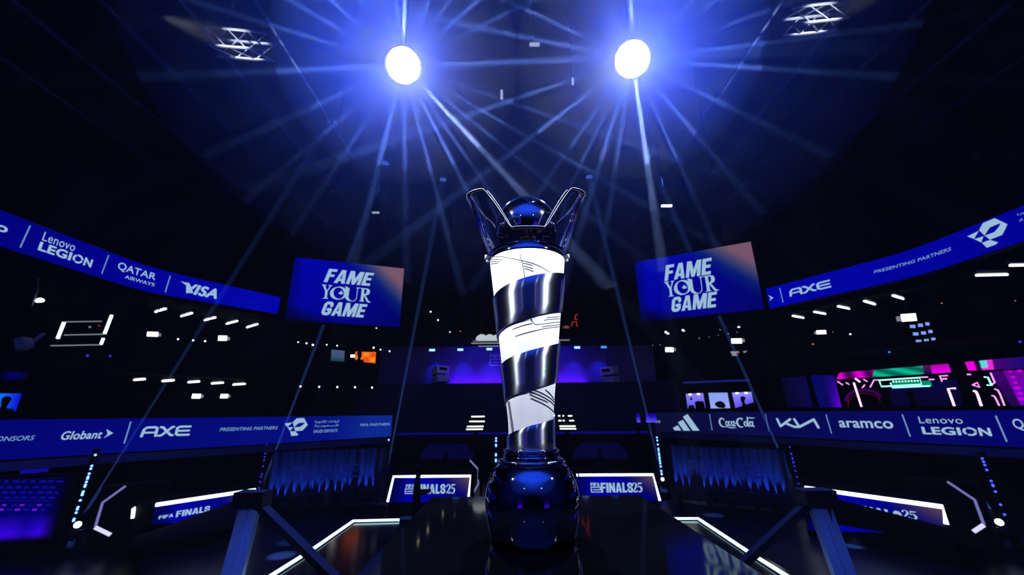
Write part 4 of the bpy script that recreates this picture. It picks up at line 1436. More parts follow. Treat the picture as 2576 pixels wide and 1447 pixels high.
for x, y, r in ((2340, 515, 2.5), (2385, 610, 3.5), (2425, 705, 3), (2460, 795, 4.5), (2510, 890, 4), (2535, 985, 4.5), (2500, 500, 3.5)):
    px, py = ar_px(x, y)
    u, v = AR.uv(px, py)
    m = MB(); m.face([AR.P(u + r * .017 * math.cos(k * math.pi / 5), v + r * .012 * math.sin(k * math.pi / 5), .01) for k in range(10)])
    m.build('dot', glow('pink_dot', (190, 0, 210), 1), pp)


def neon(pxs, label, mat, r=.032, off=.25, group='magenta neon tubes of the arcade', name='neon_tube'):
    pts = [AR.P(*AR.uv(*p), off) for p in pxs]
    t = thing(name, pts[0], label, 'neon light', group)
    m = MB(); m.tube(pts, r, 8); m.build('tube', mat, t)
    a = pts[0]
    u, v = AR.uv(*pxs[0])
    m = MB(); m.tube([a, AR.P(u, v, 0.0)], .012, 6); m.build('bracket', M_BLACK, t)


n4 = c4
for pxs, l in (([n4(815, 610), n4(867, 645)], 'short slanted pink tube, first from the left under the canopy'), ([n4(897, 622), n4(928, 640)], 'very short slanted pink tube, second from the left under the canopy'),
               ([n4(985, 582), n4(1032, 617)], 'slanted pink tube just under the canopy above the long leaning tube'), ([n4(1065, 590), n4(1100, 613)], 'very short slanted pink tube right above the arch'),
               ([n4(1078, 642), n4(1052, 672)], 'short pink tube leaning the other way above the arch'), ([n4(1128, 668), n4(1165, 597), n4(1208, 597)], 'bent pink tube left of the teal neon sign'),
               ([n4(972, 622), n4(1046, 852)], 'long leaning pink tube in front of the arch'), ([n4(1608, 572), n4(1680, 570)], 'short level pink tube at the top right of the teal sign'),
               ([n4(1690, 593), n4(1740, 592)], 'short level pink tube right of the teal sign'),
               ([n4(1815, 612), n4(1792, 560), n4(1868, 556)], 'bent pink tube forming the top of a letter shape'), ([n4(1800, 588), n4(1862, 586)], 'short pink tube forming the middle bar of a letter shape'),
               ([n4(1932, 845), n4(1872, 680), n4(1945, 677)], 'large bent pink tube right of the seated visitor'), ([n4(2050, 545), n4(2088, 545)], 'short glowing pink tube below the short canopy'),
               ([n4(2110, 700), n4(2135, 708), n4(2150, 735), n4(2188, 845)], 'long pink tube with a curved top below the triangle'), ([n4(2103, 645), n4(2148, 622), n4(2172, 668), n4(2103, 645)], 'small pink neon triangle'),
               ([n4(2275, 530), n4(2315, 622), n4(2285, 642)], 'hooked pink tube above the two curved tubes'), ([n4(2312, 682), n4(2345, 695), n4(2368, 738), n4(2408, 842)], 'taller of two curved pink tubes at the right'),
               ([n4(2285, 745), n4(2310, 752), n4(2328, 780), n4(2358, 842)], 'shorter of two curved pink tubes at the right')):
    big = 'long' in l or 'large' in l
    neon(pxs, l, glow('pink_neon_hot', (255, 190, 252), 2.0) if big else M_MAG, .031 if big else .019)
G2 = 'teal neon tubes of the arcade'
neon([n4(1215, 600), n4(1600, 575), n4(1620, 640), n4(1235, 660), n4(1215, 600)], 'upper teal neon rectangle of the arcade sign', M_TEAL, .022, .25, G2)
neon([n4(1335, 625), n4(1352, 672), n4(1712, 655)], 'lower teal neon outline of the arcade sign', M_TEAL, .022, .36, G2)
neon([n4(2212, 570), n4(2250, 573), n4(2285, 650), n4(2240, 645)], 'small teal neon hook beside the hooked pink tube', M_TEAL, .022, .25, G2)
sg = quad_screen('arcade_sign', [n4(1340, 668), n4(1710, 652), n4(1690, 600), n4(1322, 615)], lambda s, v: lin(mix((0, 160, 120), (0, 120, 90), v)), 'green sign plate inside the teal neon rectangles', 8, 3, .12)
m = MB()
for k in range(9):
    u, v = AR.uv(*n4(1345 + k * 29, 614 - k * 1.3)); m.ball(AR.P(u, v, .2), .028, 8, 6)
m.build('bulbs', M_TEAL, sg)
ar = thing('arcade_arch', AR.P(*AR.uv(*n4(1050, 850)), .05), 'dark arch with a thin red edge behind the long leaning tube', 'arch')
pts = [AR.P(*AR.uv(*n4(x, y)), .05) for x, y in ((895, 850), (900, 800), (930, 755), (990, 728), (1060, 722), (1130, 735), (1180, 760), (1205, 800))]
m = MB(); m.tube(pts, .014, 6); m.build('edge', glow('dim_red_edge', (90, 8, 30), 1), ar)
pts = [AR.P(*AR.uv(*n4(x, y)), .0) for x, y in ((870, 800), (890, 740), (950, 700), (1060, 690), (1150, 710), (1205, 755))]
m = MB(); m.tube(pts, .05, 6); m.build('band', glow('dim_violet_band', (58, 0, 82), 1), ar)

# ---------------------------------------------------------------- centre stage behind the trophy
CS = Strip([(-7.6, 23.0), (8.1, 23.0)], CZ + 1.45, CZ + 3.7)
M_CYC = pbr('blue_backcloth', (0.22, 0.16, 0.42), 0.85, 0, .05)
mb = CS.slab(.2); structure('wall_backcloth', mb, M_CYC)
CS2 = Strip([(-8.2, 21.6), (8.7, 21.6)], 0, CZ + 1.52)
structure('wall_parapet', CS2.slab(.2), pbr('dark_blue_parapet', (0.010, 0.010, 0.05), .7))
mb = MB(); mb.box((.25, 22.4, CZ + 1.30), (16.9, 1.4, .1)); structure('centre_gallery_floor', mb, M_BLACK)
mb = MB(); mb.box((.25, 22.0, CZ + 3.86), (15.0, 2.6, .2)); structure('centre_lintel', mb, M_BLACK)


def area(name, loc, aim, w, color, sx, sy):
    d = bpy.data.lights.new(name, 'AREA'); d.shape = 'RECTANGLE'; d.size, d.size_y = sx, sy; d.energy, d.color = w, color
    o = bpy.data.objects.new(name, d); COL.objects.link(o); o.location = loc
    o.rotation_mode = 'QUATERNION'; o.rotation_quaternion = (Vector(aim) - Vector(loc)).to_track_quat('-Z', 'Y')
    return o


area('footlight', (.25, 22.72, CZ + 1.50), (.25, 23.0, CZ + 2.2), 90, (.13, .006, 1), 7.6, .1)
area('cyc_top', (.25, 22.3, CZ + 3.72), (.25, 23.0, CZ + 2.2), 16, (.0, .012, 1), 7.0, .1)
for i, (px, py) in enumerate(((1087, 881), (1158, 880), (1231, 878.5), (1305, 877), (1380, 875.5), (1452, 874.5), (1519, 873.5))):
    c = ony(px, py, 21.4)
    t = thing('wash_light', c, '%s from the left in the row of blue wash lights over the centre stage' % ORD[i], 'stage light', 'blue wash lights over the centre stage')
    m = MB(); m.box(c, (.30, .05, .11)); m.build('lens', glow('blue_white_lens', (120, 170, 255), 3.0) if i != 6 else glow('azure_lens', (60, 130, 255), 1.5), t)
    m = MB(); m.box(c + Vector((0, .12, .0)), (.36, .2, .16)); m.bar(c + Vector((0, .12, .08)), Vector((c.x, c.y + .12, CZ + 3.78)), .04, .04); m.build('housing', M_CASE, t)
    spot('wash_beam', c + Vector((0, .45, -.1)), (c.x, 22.95, CZ + 2.2), 80, (.03, .04, 1), 55, 1.0, .06)
t = thing('wall_sign', ony(1247, 907, 22.9), 'pale outlined sign on the blue backcloth, partly behind the trophy', 'sign')
M_SIGN = pbr('pale_sign_paint', (.95, .85, 1), .6)
letters(t, CS, lambda m: (CS.add(m, FIFA_S, (CS.uv(1231.5, 900)[0], CS.uv(1231, 901)[1], CS.uv(1264, 892)[0], CS.uv(1231, 891.5)[1]), .03), CS.add(m, E_BOX, (CS.uv(1231, 900)[0], CS.uv(1231, 921)[1], CS.uv(1264, 892)[0], CS.uv(1231, 903)[1]), .03)), M_SIGN)
# two pale e-shaped blocks
M_BLK = pbr('pale_block_paint', (.8, .75, .95), .6)
for cx_, lab, s in ((1108, 'pale block sculpture of stacked slabs, left end of the blue backcloth', 1), (1533, 'pale block sculpture of stacked slabs, right end of the blue backcloth', -1)):
    c = ony(cx_, 942, 22.3)
    t = thing('block_sculpture', (c.x, c.y, CZ + 1.35), lab, 'sculpture', 'pale block sculptures at both ends of the backcloth')
    R = Matrix.Rotation(s * .75, 3, 'Z') @ Matrix.Rotation(-s * .16, 3, 'X')
    for nm, dz, hh in (('lower_slab', -.28, .36), ('upper_slab', .20, .40)):
        m = MB(); m.box(c + R @ Vector((0, 0, dz)), (.78, .60, hh), M=R); m.build(nm, M_BLK, t)
    m = MB(); m.box(c + R @ Vector((0, .12, -.05)), (.6, .34, .2), M=R); m.build('spacer', M_BLACK, t)
    m = MB(); m.box(c + R @ Vector((0, -.302, .24)), (.5, .01, .16), M=R); m.build('slot', M_BLACK, t)
    m = MB(); m.tube([c + Vector((0, .2, .35)), (c.x, c.y + .2, CZ + 3.75)], .015, 6); m.build('wire', M_BLACK, t)
    spot('block_light', c + Vector((-s * -.6, -.8, 1.2)), c, 5, (.25, .22, 1), 50, .6, .1)

# balustrade and bars of light in front of the centre gallery
t = thing('gallery_rail', (.25, 20.6, 0), 'thin blue-edged rail across the dark centre gallery', 'railing')
m = MB(); m.bar(ony(1000, 1092, 20.6), ony(1650, 1087.5, 20.6), .10, .09); m.build('blue_edge', glow('dim_blue_edge', (8, 8, 110), 1), t)
a, b = ony(1000, 1092, 20.6), ony(1650, 1087.5, 20.6)
m = MB(); m.box(((a.x + b.x) / 2, 20.75, a.z / 2 - .06), (b.x - a.x, .15, a.z - .12)); m.build('front', M_BLACK, t)


def light_bars(label, rows):
    t = thing('light_bar_sign', ony(*rows[0][0], 20.2), label, 'light sign', 'white bar signs on the centre gallery')
    for a, b in rows:
        m = MB(); m.tube([ony(*a, 20.2), ony(*b, 20.2)], .023, 8); m.build('bar', M_WHITE, t)
    pts = [ony(*q, 20.2) for r in rows for q in r]
    x0, x1, z0, z1 = min(p.x for p in pts), max(p.x for p in pts), min(p.z for p in pts), max(p.z for p in pts)
    m = MB(); m.box(((x0 + x1) / 2, 20.32, (z0 + z1) / 2), (x1 - x0 + .1, .06, z1 - z0 + .1)); m.box(((x0 + x1) / 2, 20.42, z0 / 2), (.2, .06, z0)); m.build('panel', M_BLACK, t)


light_bars('white four-bar light sign left of the trophy shaft', [((1186, 1048.5), (1219, 1048)), ((1181, 1060.5), (1219, 1060.5)), ((1175, 1073.5), (1216, 1073)), ((1173, 1080.5), (1214.5, 1080))])
light_bars('white light sign of dashes and bars right of the trophy shaft', [((1404.5, 1046.5), (1409, 1046.5)), ((1415.5, 1046.5), (1418.5, 1046.5)), ((1429, 1046.5), (1439, 1046.5)), ((1405, 1058.5), (1412, 1058.5)), ((1416, 1058.5), (1420, 1058.5)),
                                                              ((1432.5, 1058.5), (1443.5, 1058.5)), ((1407.5, 1072.5), (1447.5, 1072.5)), ((1409, 1079), (1449, 1079))])
for i, (px0, px1, py0, py1, l) in enumerate(((1626, 1650, 1040, 1063, 'glowing blue-violet lamp box beside the right ribbon end'), (1602, 1609, 1040, 1063, 'slim glowing blue lamp box left of the wider one by the right ribbon'))):
    a, b = ony(px0, py1, 19.8), ony(px1, py0, 19.8)
    t = thing('lamp_box', ((a.x + b.x) / 2, 19.8, a.z), l, 'lamp', 'blue lamp boxes near the right ribbon end')
    m = MB(); m.grid(lambda s, v: (a.x + (b.x - a.x) * s, 19.8, a.z + (b.z - a.z) * v), 4, 6, lambda s, v: lin(mix((90, 80, 255), (20, 0, 150), v * 1.3))); m.build('face', M_LED, t)
    m = MB(); m.box(((a.x + b.x) / 2, 19.9, a.z / 2 + b.z / 2), ((b.x - a.x) * 1.02, .16, b.z - a.z)); m.box(((a.x + b.x) / 2, 19.95, a.z / 2), ((b.x - a.x) * .6, .1, a.z)); m.build('housing', M_CASE, t)
# pendant light cluster high in the middle
c = ony(1224, 853, 20.3)
t = thing('pendant_light', c, 'white lit pendant canopy with rings, left of the trophy shaft', 'ceiling light')
mw = glow('soft_white_shade', (205, 215, 225), .8)
for px, r in ((1212, .32), (1232, .30), (1253, .33)):
    p = ony(px, 855, 20.3)
    m = MB(); m.lathe([(r, 0), (r * .93, .10), (r * .7, .20), (r * .3, .27), (.01, .29)], p, 20); m.build('shade', mw, t)
for py, w, k in ((858, .80, .016), (863.5, .88, .03), (871, .52, .024)):
    p = ony(1229, py, 20.3); m = MB(); m.tube([p - Vector((w, 0, 0)), p + Vector((w, 0, 0))], k, 6); m.build('ring', glow('soft_grey_ring', (150, 160, 165), .8), t)
p = ony(1210, 850, 20.3); m = MB(); m.tube([p, (p.x, p.y, 16.5)], .015, 6); m.build('wire', M_GREYCASE, t)
t = thing('batten_light', ony(1419, 855.5, 20.3), 'thin grey batten light right of the trophy shaft', 'ceiling light')
m = MB(); m.tube([ony(1405, 856, 20.3), ony(1433, 855.5, 20.3)], .035, 6); m.build('tube', M_GREYL, t)
m = MB(); m.tube([ony(1419, 855, 20.3), (*ony(1419, 855, 20.3)[:2], 16.5)], .012, 6); m.build('wire', M_BLACK, t)
t = thing('line_sign', ony(1447, 808, 25), 'red outlined line sign high right of the trophy shaft', 'sign')
for P in ([(1446, 803), (1447, 794), (1453, 791)], [(1438, 822), (1439, 811), (1450, 809), (1452, 822)], [(1446, 803), (1452, 804)]):
    m = MB(); m.tube([ony(*q, 25) for q in P], .028, 6); m.build('tube', glow('dim_red_tube', (190, 48, 30), .9), t)
m = MB(); m.tube([ony(1453, 791, 25), (*ony(1453, 791, 25)[:2], 16.5)], .012, 6); m.build('wire', M_BLACK, t)
t = thing('amber_lamp', ony(1424, 823, 25), 'dim amber lamp shade left of the red line sign', 'lamp')
m = MB(); m.lathe([(.22, 0), (.2, .06), (.12, .12), (.02, .14)], ony(1424, 825, 25), 16); m.build('shade', glow('dim_amber', (110, 68, 60), .9), t)
m = MB(); m.tube([ony(1424, 822, 25), (*ony(1424, 822, 25)[:2], 16.5)], .012, 6); m.build('wire', M_BLACK, t)

# ---------------------------------------------------------------- vertical pixel strips
def pixel_strip(label, top, bot, dots, mat, r, base_px):
    """dots: fractions from top to bottom"""
    base = onz(*base_px, 0.0)
    dist = math.hypot(base.x, base.y)
    a, b = athd(*top, dist), athd(*bot, dist)
    t = thing('pixel_strip', (a.x, a.y, 0), label, 'light strip', 'vertical blue pixel strips')
    d = Vector((a.x, a.y, 0)).normalized()
    m = MB(); m.bar(Vector((b.x, b.y, 0)) + d * .08, a + d * .08 + Vector((0, 0, .15)), .12, .08, (1, 0, 0)); m.build('housing', M_CASE, t)
    for f in dots:
        p = a.lerp(b, f)
        m = MB(); m.ball(p, r * .62, 10, 6, (1, 1, 1)); m.build('pixel', mat, t)


pixel_strip('bright blue pixel strip beside the violet wall, far left', (240, 1145), (184, 1313), (0, .17, .215, .29, .34, .365, .415, .46, .485, .56, .585, .61, .69, .79, .82, .87, .96, .985), M_BLUEDOT, .042, (190, 1329))
pixel_strip('dim blue pixel strip left of the left letter curtain', (671, 1120), (652, 1228), (0, .08, .14, .20, .28, .36, .50, .69, .745, .86, 1.0), M_BLUEDIM, .045, (652, 1243))
pixel_strip('bright blue pixel strip just left of the left presenter desk', (978, 1107), (968, 1199), (0, .26, .36, .42, .49, .55, .61, .69, .91, .975), M_BLUEDOT, .055, (968, 1215))
pixel_strip('bright blue pixel strip touching the trophy on its left', (1248, 1103), (1247, 1200), (0, .07, .17, .20, .42, .45, .56, .60, .8, .9), M_BLUEDOT, .058, (1247, 1212))
pixel_strip('bright blue pixel strip just right of the right presenter desk', (1652.5, 1101), (1665, 1196), (0, .08, .19, .30, .35, .42, .47, .53, .57, .63, .69, .77, .89, .955, .975), M_BLUEDOT, .055, (1668, 1211))
pixel_strip('dim blue pixel strip right of the right letter curtain', (1986.5, 1125), (2009, 1217), (0, .18, .20, .30, .33, .41, .43, .53, .66, .82, 1.0), M_BLUEDIM, .042, (2006, 1238))
pixel_strip('blue pixel strip near the right picture edge', (2471, 1154), (2527, 1295), (0, .06, .12, .21, .41, .48, .50, .60, .83, 1.0), glow('mid_blue_pixel', (60, 80, 255), 2.2), .042, (2520, 1323))

# ---------------------------------------------------------------- floor beam lights
for (px, py), l, k in (((190, 1329), 'floor beam light below the bright pixel strip, far left', 1), ((652, 1243), 'floor beam light below the dim pixel strip on the left', 1), ((968, 1215), 'floor beam light just left of the left presenter desk', 1),
                       ((1668, 1211), 'floor beam light just right of the right presenter desk', 1), ((2006, 1238), 'floor beam light below the dim pixel strip on the right', 1), ((2520, 1323), 'floor beam light below the pixel strip, far right', 1)):
    q = onz(px, py, 0.45)
    q = Vector((q.x, q.y, .45))
    t = thing('beam_light', (q.x, q.y, 0), l, 'stage light', 'floor beam lights around the arena')
    d = Vector((0, 0.41, 0.91)).normalized()
    r = .055 if abs(px - 1318) < 800 else .062
    m = MB(); m.box((q.x, q.y, .07), (.34, .30, .14)); m.build('base', M_CASE, t)
    m = MB(); m.box((q.x - .15, q.y, .28), (.04, .12, .3)); m.box((q.x + .15, q.y, .28), (.04, .12, .3)); m.build('yoke', M_CASE, t)
    m = MB(); m.tube([q - d * .22, q - d * .1, q - d * .03], [.07, .12, .13], 14); m.build('head', M_CASE, t)
    m = MB(); m.ball(q + d * .06, r, 14, 8); m.build('lens', M_NEON, t)
    spot('floor_beam', q + d * .15, q + d * 5, 4600000, (.10, .24, 1.0), 1.5, .35, .03)

# ---------------------------------------------------------------- letter curtains with uplights
M_CURT = pbr('dark_blue_curtain', (0.035, 0.035, 0.07), .8, 0, .1)
M_CLET = pbr('blue_curtain_letters', (0.10, 0.13, 0.50), .8, 0, .1)


def curtain(strip, label, fifa, ebox, ups, upz):
    t = thing('letter_curtain', strip.P(strip.L / 2, 0), label, 'curtain', 'dark curtains with large letters')
    m = MB()
    n = 160
    m.grid(lambda s, v: strip.P(s * strip.L, strip.z0 + (strip.z1 - strip.z0) * v, .05 * math.sin(s * 95) + .02 * math.sin(s * 231)), n, 2)
    m.build('cloth', M_CURT, t, True)
    m = MB(); m.tube([strip.P(0, strip.z1, 0), strip.P(strip.L, strip.z1, 0)], .03, 6); m.build('rail', M_BLACK, t)
    letters(t, strip, lambda m: (strip.add(m, FIFA_S, strip.box(*fifa), .12), strip.add(m, E_BOX, strip.box(*ebox), .12)), M_CLET)
    for i, (px, py) in enumerate(ups):
        u, v = strip.uv(px, py)
        p = strip.P(u, 0, .62)
        z = v
        o = thing('uplight', (p.x, p.y, 0), '%s from the left in the row of dark uplights before the %s letter curtain' % (ORD[i], 'left' if p.x < 0 else 'right'), 'stage light', 'uplights before the letter curtains')
        ang = math.atan2(strip.p[-1].y - strip.p[0].y, strip.p[-1].x - strip.p[0].x)
        m = MB(); m.box((p.x, p.y, z * .5), (.12, .1, z)); m.build('stand', M_CASE, o)
        m = MB(); m.box((p.x, p.y, z + .1), (.42, .18, .22), rz=ang); m.build('head', M_CASE, o)
        q = strip.P(u, z + .22, .55)
        for dx in (-.16, 0, .16):
            du = strip.P(u + dx, z + .05, .12)
            spot('uplight_beam', du, strip.P(u + dx * 1.15, z + 1.2, .06), 80, (.03, .12, 1.0), 50, .8, .02)


CL = Strip([tuple(onz(668, 1262, .25)[:2]), tuple(onz(972, 1243, .25)[:2])], 0.05, CZ - 1.02)
CL.p = [q - Vector((0, 0)) for q in CL.p]
curtain(CL, 'dark curtain with large faint letters and blue uplights, left of the trophy', (r7(1915, 455), r7(2310, 305)), (r7(2335, 425), r7(2520, 295)), ((699, 1262), (751, 1258), (803, 1253), (856, 1247), (919, 1241)), .4)
CRR = Strip([tuple(onz(1700, 1238, .25)[:2]), tuple(onz(2000, 1266, .25)[:2])], 0.05, CZ - 1.02)
curtain(CRR, 'dark curtain with large faint letters and blue uplights, right of the trophy', (r6(1320, 445), r6(1755, 320)), (r6(1800, 470), r6(2040, 345)), ((1721, 1234), (1791, 1241), (1845, 1247), (1906, 1252), (1955, 1256)), .4)

# violet wall, far left, its uplight glow painted into emission colours
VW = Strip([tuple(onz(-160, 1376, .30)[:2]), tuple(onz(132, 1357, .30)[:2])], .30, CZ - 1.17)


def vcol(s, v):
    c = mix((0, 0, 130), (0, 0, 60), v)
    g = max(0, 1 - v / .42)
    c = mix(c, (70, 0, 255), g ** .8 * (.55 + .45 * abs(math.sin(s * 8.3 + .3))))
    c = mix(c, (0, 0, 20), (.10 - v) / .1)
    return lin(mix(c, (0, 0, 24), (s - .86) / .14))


t = thing('violet_glow_wall', VW.P(VW.L / 2, 0), 'violet and blue wall with painted uplight glow at the lower left corner', 'screen')
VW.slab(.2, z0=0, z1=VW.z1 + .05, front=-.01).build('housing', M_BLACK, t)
VW.face_grid(vcol, 40, 24).build('display', M_LED, t)  # wall face, uplight glow painted into emission
M_BP, M_VP = glow('blue_pattern', (12, 8, 150), 1), glow('violet_pattern', (104, 20, 215), 1)
random.seed(3)
for row, (py, dy) in enumerate(((1209, 5), (1224, 5), (1237, 5), (1250, 5), (1259, 2), (1269, 4), (1280, 5))):
    for k in range(-6, 7):
        px = 12 + k * 22 + (row % 2) * 9 - row * 3
        if px > 150 - row * 6:
            continue
        w = random.uniform(10, 17)
        P = [(px, py + dy), (px + w, py + dy - .6), (px + w + .8, py - .6), (px + 1, py)]
        hot = row >= 5 and k % 2 == 0
        m = MB(); VW.px_poly(m, P, .012)
        m.build('picture_tile', M_VP if hot else M_BP, t)
m = MB(); VW.px_poly(m, [(50, 1193), (122, 1187), (125, 1178), (54, 1183)], .012)
m.build('picture_heading', M_BP, t)

for x0, l in ((-7.6, 'violet wall with painted glow behind the camera, left'), (5.2, 'violet wall with painted glow behind the camera, right')):
    S = Strip([(x0 + 2.6, -9.6 - (.6 if x0 < 0 else 0)), (x0, -9.6 - (.6 if x0 > 0 else 0))], .5, 3.4)
    t = thing('violet_glow_wall', S.P(S.L / 2, 0), l, 'screen')
    S.slab(.2, z0=0, z1=S.z1 + .05, front=-.01).build('housing', M_BLACK, t)
    S.face_grid(lambda s, v: lin(mix((90, 10, 255), (10, 0, 90), v * 1.3)), 10, 10).build('display', M_LED, t)  # unseen walls, glow painted into emission for the trophy's purple reflections

# ---------------------------------------------------------------- thin neon outlines of player booths
def outline(label, segs, booth, dist=None):
    t = thing('player_booth', booth[0], label, 'booth', 'dark player booths with thin edge lights')
    m = MB(); m.box(Vector(booth[0]) + Vector((0, 0, booth[1][2] / 2)), booth[1], rz=booth[2])
    m.build('body', M_BLACK, t)
    for pts, r, mat, d in segs:
        q = [athd(*p, d) for p in pts]
        m = MB(); m.tube(q, r, 8); m.build('edge_light', mat, t)


b = athd(326, 1300, 12.95)
outline('dark player booth with a thin angular edge light, left of the far left desk', [([(316, 1223), (258, 1265), (240, 1325)], .023, M_LAVD, 12.3), ([(239, 1327), (278, 1346)], .034, M_LAV, 12.2), ([(334, 1304), (336, 1280), (341, 1278)], .032, M_NEON, 12.0)], ((b.x, b.y, 0), (1.15, .45, athd(318, 1222, 12.6).z), .75))
b = athd(2388, 1300, 12.95)
outline('dark player booth with a thin angular edge light, right of the far right desk', [([(2383, 1212), (2452, 1258), (2475, 1320)], .023, M_LAVD, 12.3), ([(2475, 1321), (2449, 1338)], .034, M_LAV, 12.2)], ((b.x, b.y, 0), (1.15, .45, athd(2383, 1212, 12.6).z), -.75))
b = athd(1120, 1200, 15.5)
outline('dark player booth with a thin angular edge light, behind the left presenter desk', [([(1182, 1158), (1203, 1181), (1203, 1219), (1185, 1250)], .028, M_LAVD, 14.5)], ((b.x, 15.4, 0), (1.75, 1.0, .76), 0))
b = athd(1512, 1200, 15.5)
outline('dark player booth behind the right presenter desk', [], ((b.x, 15.4, 0), (2.1, 1.0, .72), 0))
# two dim six-sided panels under the gallery
for lab, P in (('dim blue cut-corner wall panel behind the left booth', [(1058, 1155), (1060, 1142), (1078, 1118), (1172, 1117), (1192, 1142), (1190, 1155)]), ('dim blue cut-corner wall panel behind the right booth', [(1441, 1153), (1444, 1135), (1460, 1115), (1556, 1115), (1577, 1136), (1578, 1153)])):
    S = Strip([(-8, 20.3), (8, 20.3)], 0, 3)
    u, v = S.uv(*P[0])
    t = thing('wall_display', S.P(u, v - .1), lab, 'panel', 'dim blue cut-corner wall panels')
    m = MB(); S.px_poly(m, P, .03); m.build('face', glow('dim_blue_panel', (4, 4, 44), 1), t)
    m = MB()
    for k in range(5):
        for r_ in range(3):
            x0 = P[2][0] + 4 + k * 19; y0 = P[2][1] + 7 + r_ * 11
            S.px_poly(m, [(x0, y0 + 2), (x0 + 9, y0 + 2), (x0 + 9, y0), (x0, y0)], .04)
    m.build('dashes', glow('dim_blue_dashes', (6, 6, 72), 1), t)

# ---------------------------------------------------------------- three-legged flat frames beside the stage
M_LEG = pbr('satin_blue_grey_metal', (0.16, 0.20, 0.34), .42, .6)
for lab, apex, feet, lit in (('dark three-legged frame with a blue-lit front leg, left of the stage', (636, 1254), (onz(388, 2200, 0), onz(842, 1456, SZ), onz(330, 1371, 0)), (-2.6, 1.2)),
                             ('dark three-legged frame with a blue-lit front leg, right of the stage', (2052, 1250), (onz(2395, 2200, 0), onz(1850, 1436, SZ), onz(2480, 1367, 0)), (2.9, 1.2))):
    A = athd(*apex, 4.6)
    t = thing('tripod_stand', A, lab, 'frame', 'three-legged frames beside the stage')
    for i, F in enumerate(feet):
        w = (.17, .10, .17)[i]
        dirn = (F - A).normalized()
        m = MB(); m.bar(A - Vector((0, 0, .09 if i == 2 else 0)), F, w, .20 if i == 2 else .05, Vector((0, 0, 1)) if i else Vector((0, -1, .3)))
        # raised rib along the flat bar
        o = m.build('leg', M_LEG if i == 0 else M_CASE, t)
        if i == 0:
            m = MB(); m.bar(A + dirn * .1 + Vector((0, -.03, .01)), F + Vector((0, -.03, .01)), w * .12, .03, Vector((0, -1, .3))); m.build('rib', M_LEG, o)
    m = MB(); m.box(A, (.26, .16, .12)); m.build('joint', M_CASE, t)
    x = A.x
    spot('leg_fill', (x * .55, 1.4, CZ + .9), A.lerp(feet[0], .34), 420, (.10, .22, 1), 22, .9, .1)  # added spot without a fixture, brightens the front leg

# ---------------------------------------------------------------- roof trusses and rigging
def truss(label, c, L, yaw, s=.5, roll=0.0):
    t = thing('roof_truss', c, label, 'truss', 'lit truss pieces under the roof')
    R = Matrix.Rotation(yaw, 3, 'Z') @ Matrix.Rotation(roll, 3, 'X')
    c = Vector(c)
    cs = [Vector((0, sy * s / 2, sz * s / 2)) for sy, sz in ((-1, -1), (1, -1), (1, 1), (-1, 1))]
    for k in cs:
        m = MB(); m.tube([c + R @ (k + Vector((-L / 2, 0, 0))), c + R @ (k + Vector((L / 2, 0, 0)))], .045, 8); m.build('chord', M_ALU, t)
    m = MB()
    n = int(L / s)
    for i in range(n):
        x0, x1 = -L / 2 + L * i / n, -L / 2 + L * (i + 1) / n
        for j in range(4):
            a, b = cs[j], cs[(j + 1) % 4]
            m.tube([c + R @ (a + Vector((x0, 0, 0))), c + R @ (b + Vector((x1, 0, 0)))], .02, 6)
    m.build('braces', M_ALU, t)
    m = MB()
    for k in (-.3, .3):
        p = c + R @ Vector((L * k, 0, s / 2)); m.tube([p, (p.x, p.y, 16.5)], .02, 6)
    m.build('hanger', M_BLACK, t)
    spot('truss_light', c + Vector((-.3 * (1 if c.x < 0 else -1), -2.2, -1.6)), c, 2600, (.75, .85, 1), 24, .6, .08)


truss('white lit truss piece under the roof, upper left', onz(608, 112, CZ + 11), 1.7, .12, .55, .25)
truss('white lit truss piece under the roof, upper right', onz(2048, 48, CZ + 11), 1.5, -.12, .5, .25)
for (px, py, w, h, l) in ((1345, 112, 24, 4, 'small white batten under the roof between the two bright lamps'), (1262, 238, 6, 24, 'small upright grey case hanging below the roof between the two bright lamps'), (945, 535, 18, 3, 'small dim batten light high left of the trophy crown'),
                          (1677, 518, 26, 4, 'white batten light high right of the trophy crown'), (1441, 205, 4, 16, 'tiny upright fitting left of the right bright lamp')):
    c = onz(px, py, CZ + 10.5) if py < 300 else athd(px, py, 20)
    k = (c - C0).length / FPX * .9
    t = thing('hanging_batten', c, l, 'stage light', 'small fittings hanging under the roof')
    m = MB(); m.box(c, (w * k, .1, h * k)); m.build('face', glow('fitting_glint_glow', (170, 185, 205), .8) if px != 1677 else M_WHITE, t)  # dim glints on the fittings are put into emission
    m = MB(); m.box(c + Vector((0, .12, .03)), (w * k * 1.05, .12, h * k + .05)); m.tube([c + Vector((0, .12, h * k / 2)), (c.x, c.y + .12, 16.5)], .015, 6); m.build('housing', M_CASE, t)

# roof battens running away from the camera
M_BAT = pbr('blue_grey_roof_batten', (0.10, 0.12, 0.20), .6)
for i, x in enumerate((-19, -16, -13.2, -10.6, -8.2, 8.9, 11.3, 13.8, 16.6, 19.6)):
    m = MB(); m.bar((x, -2, 15.4), (x, 27, 15.4), .10, .10)
    o = m.build('ceiling_batten', M_BAT); o['kind'] = 'structure'

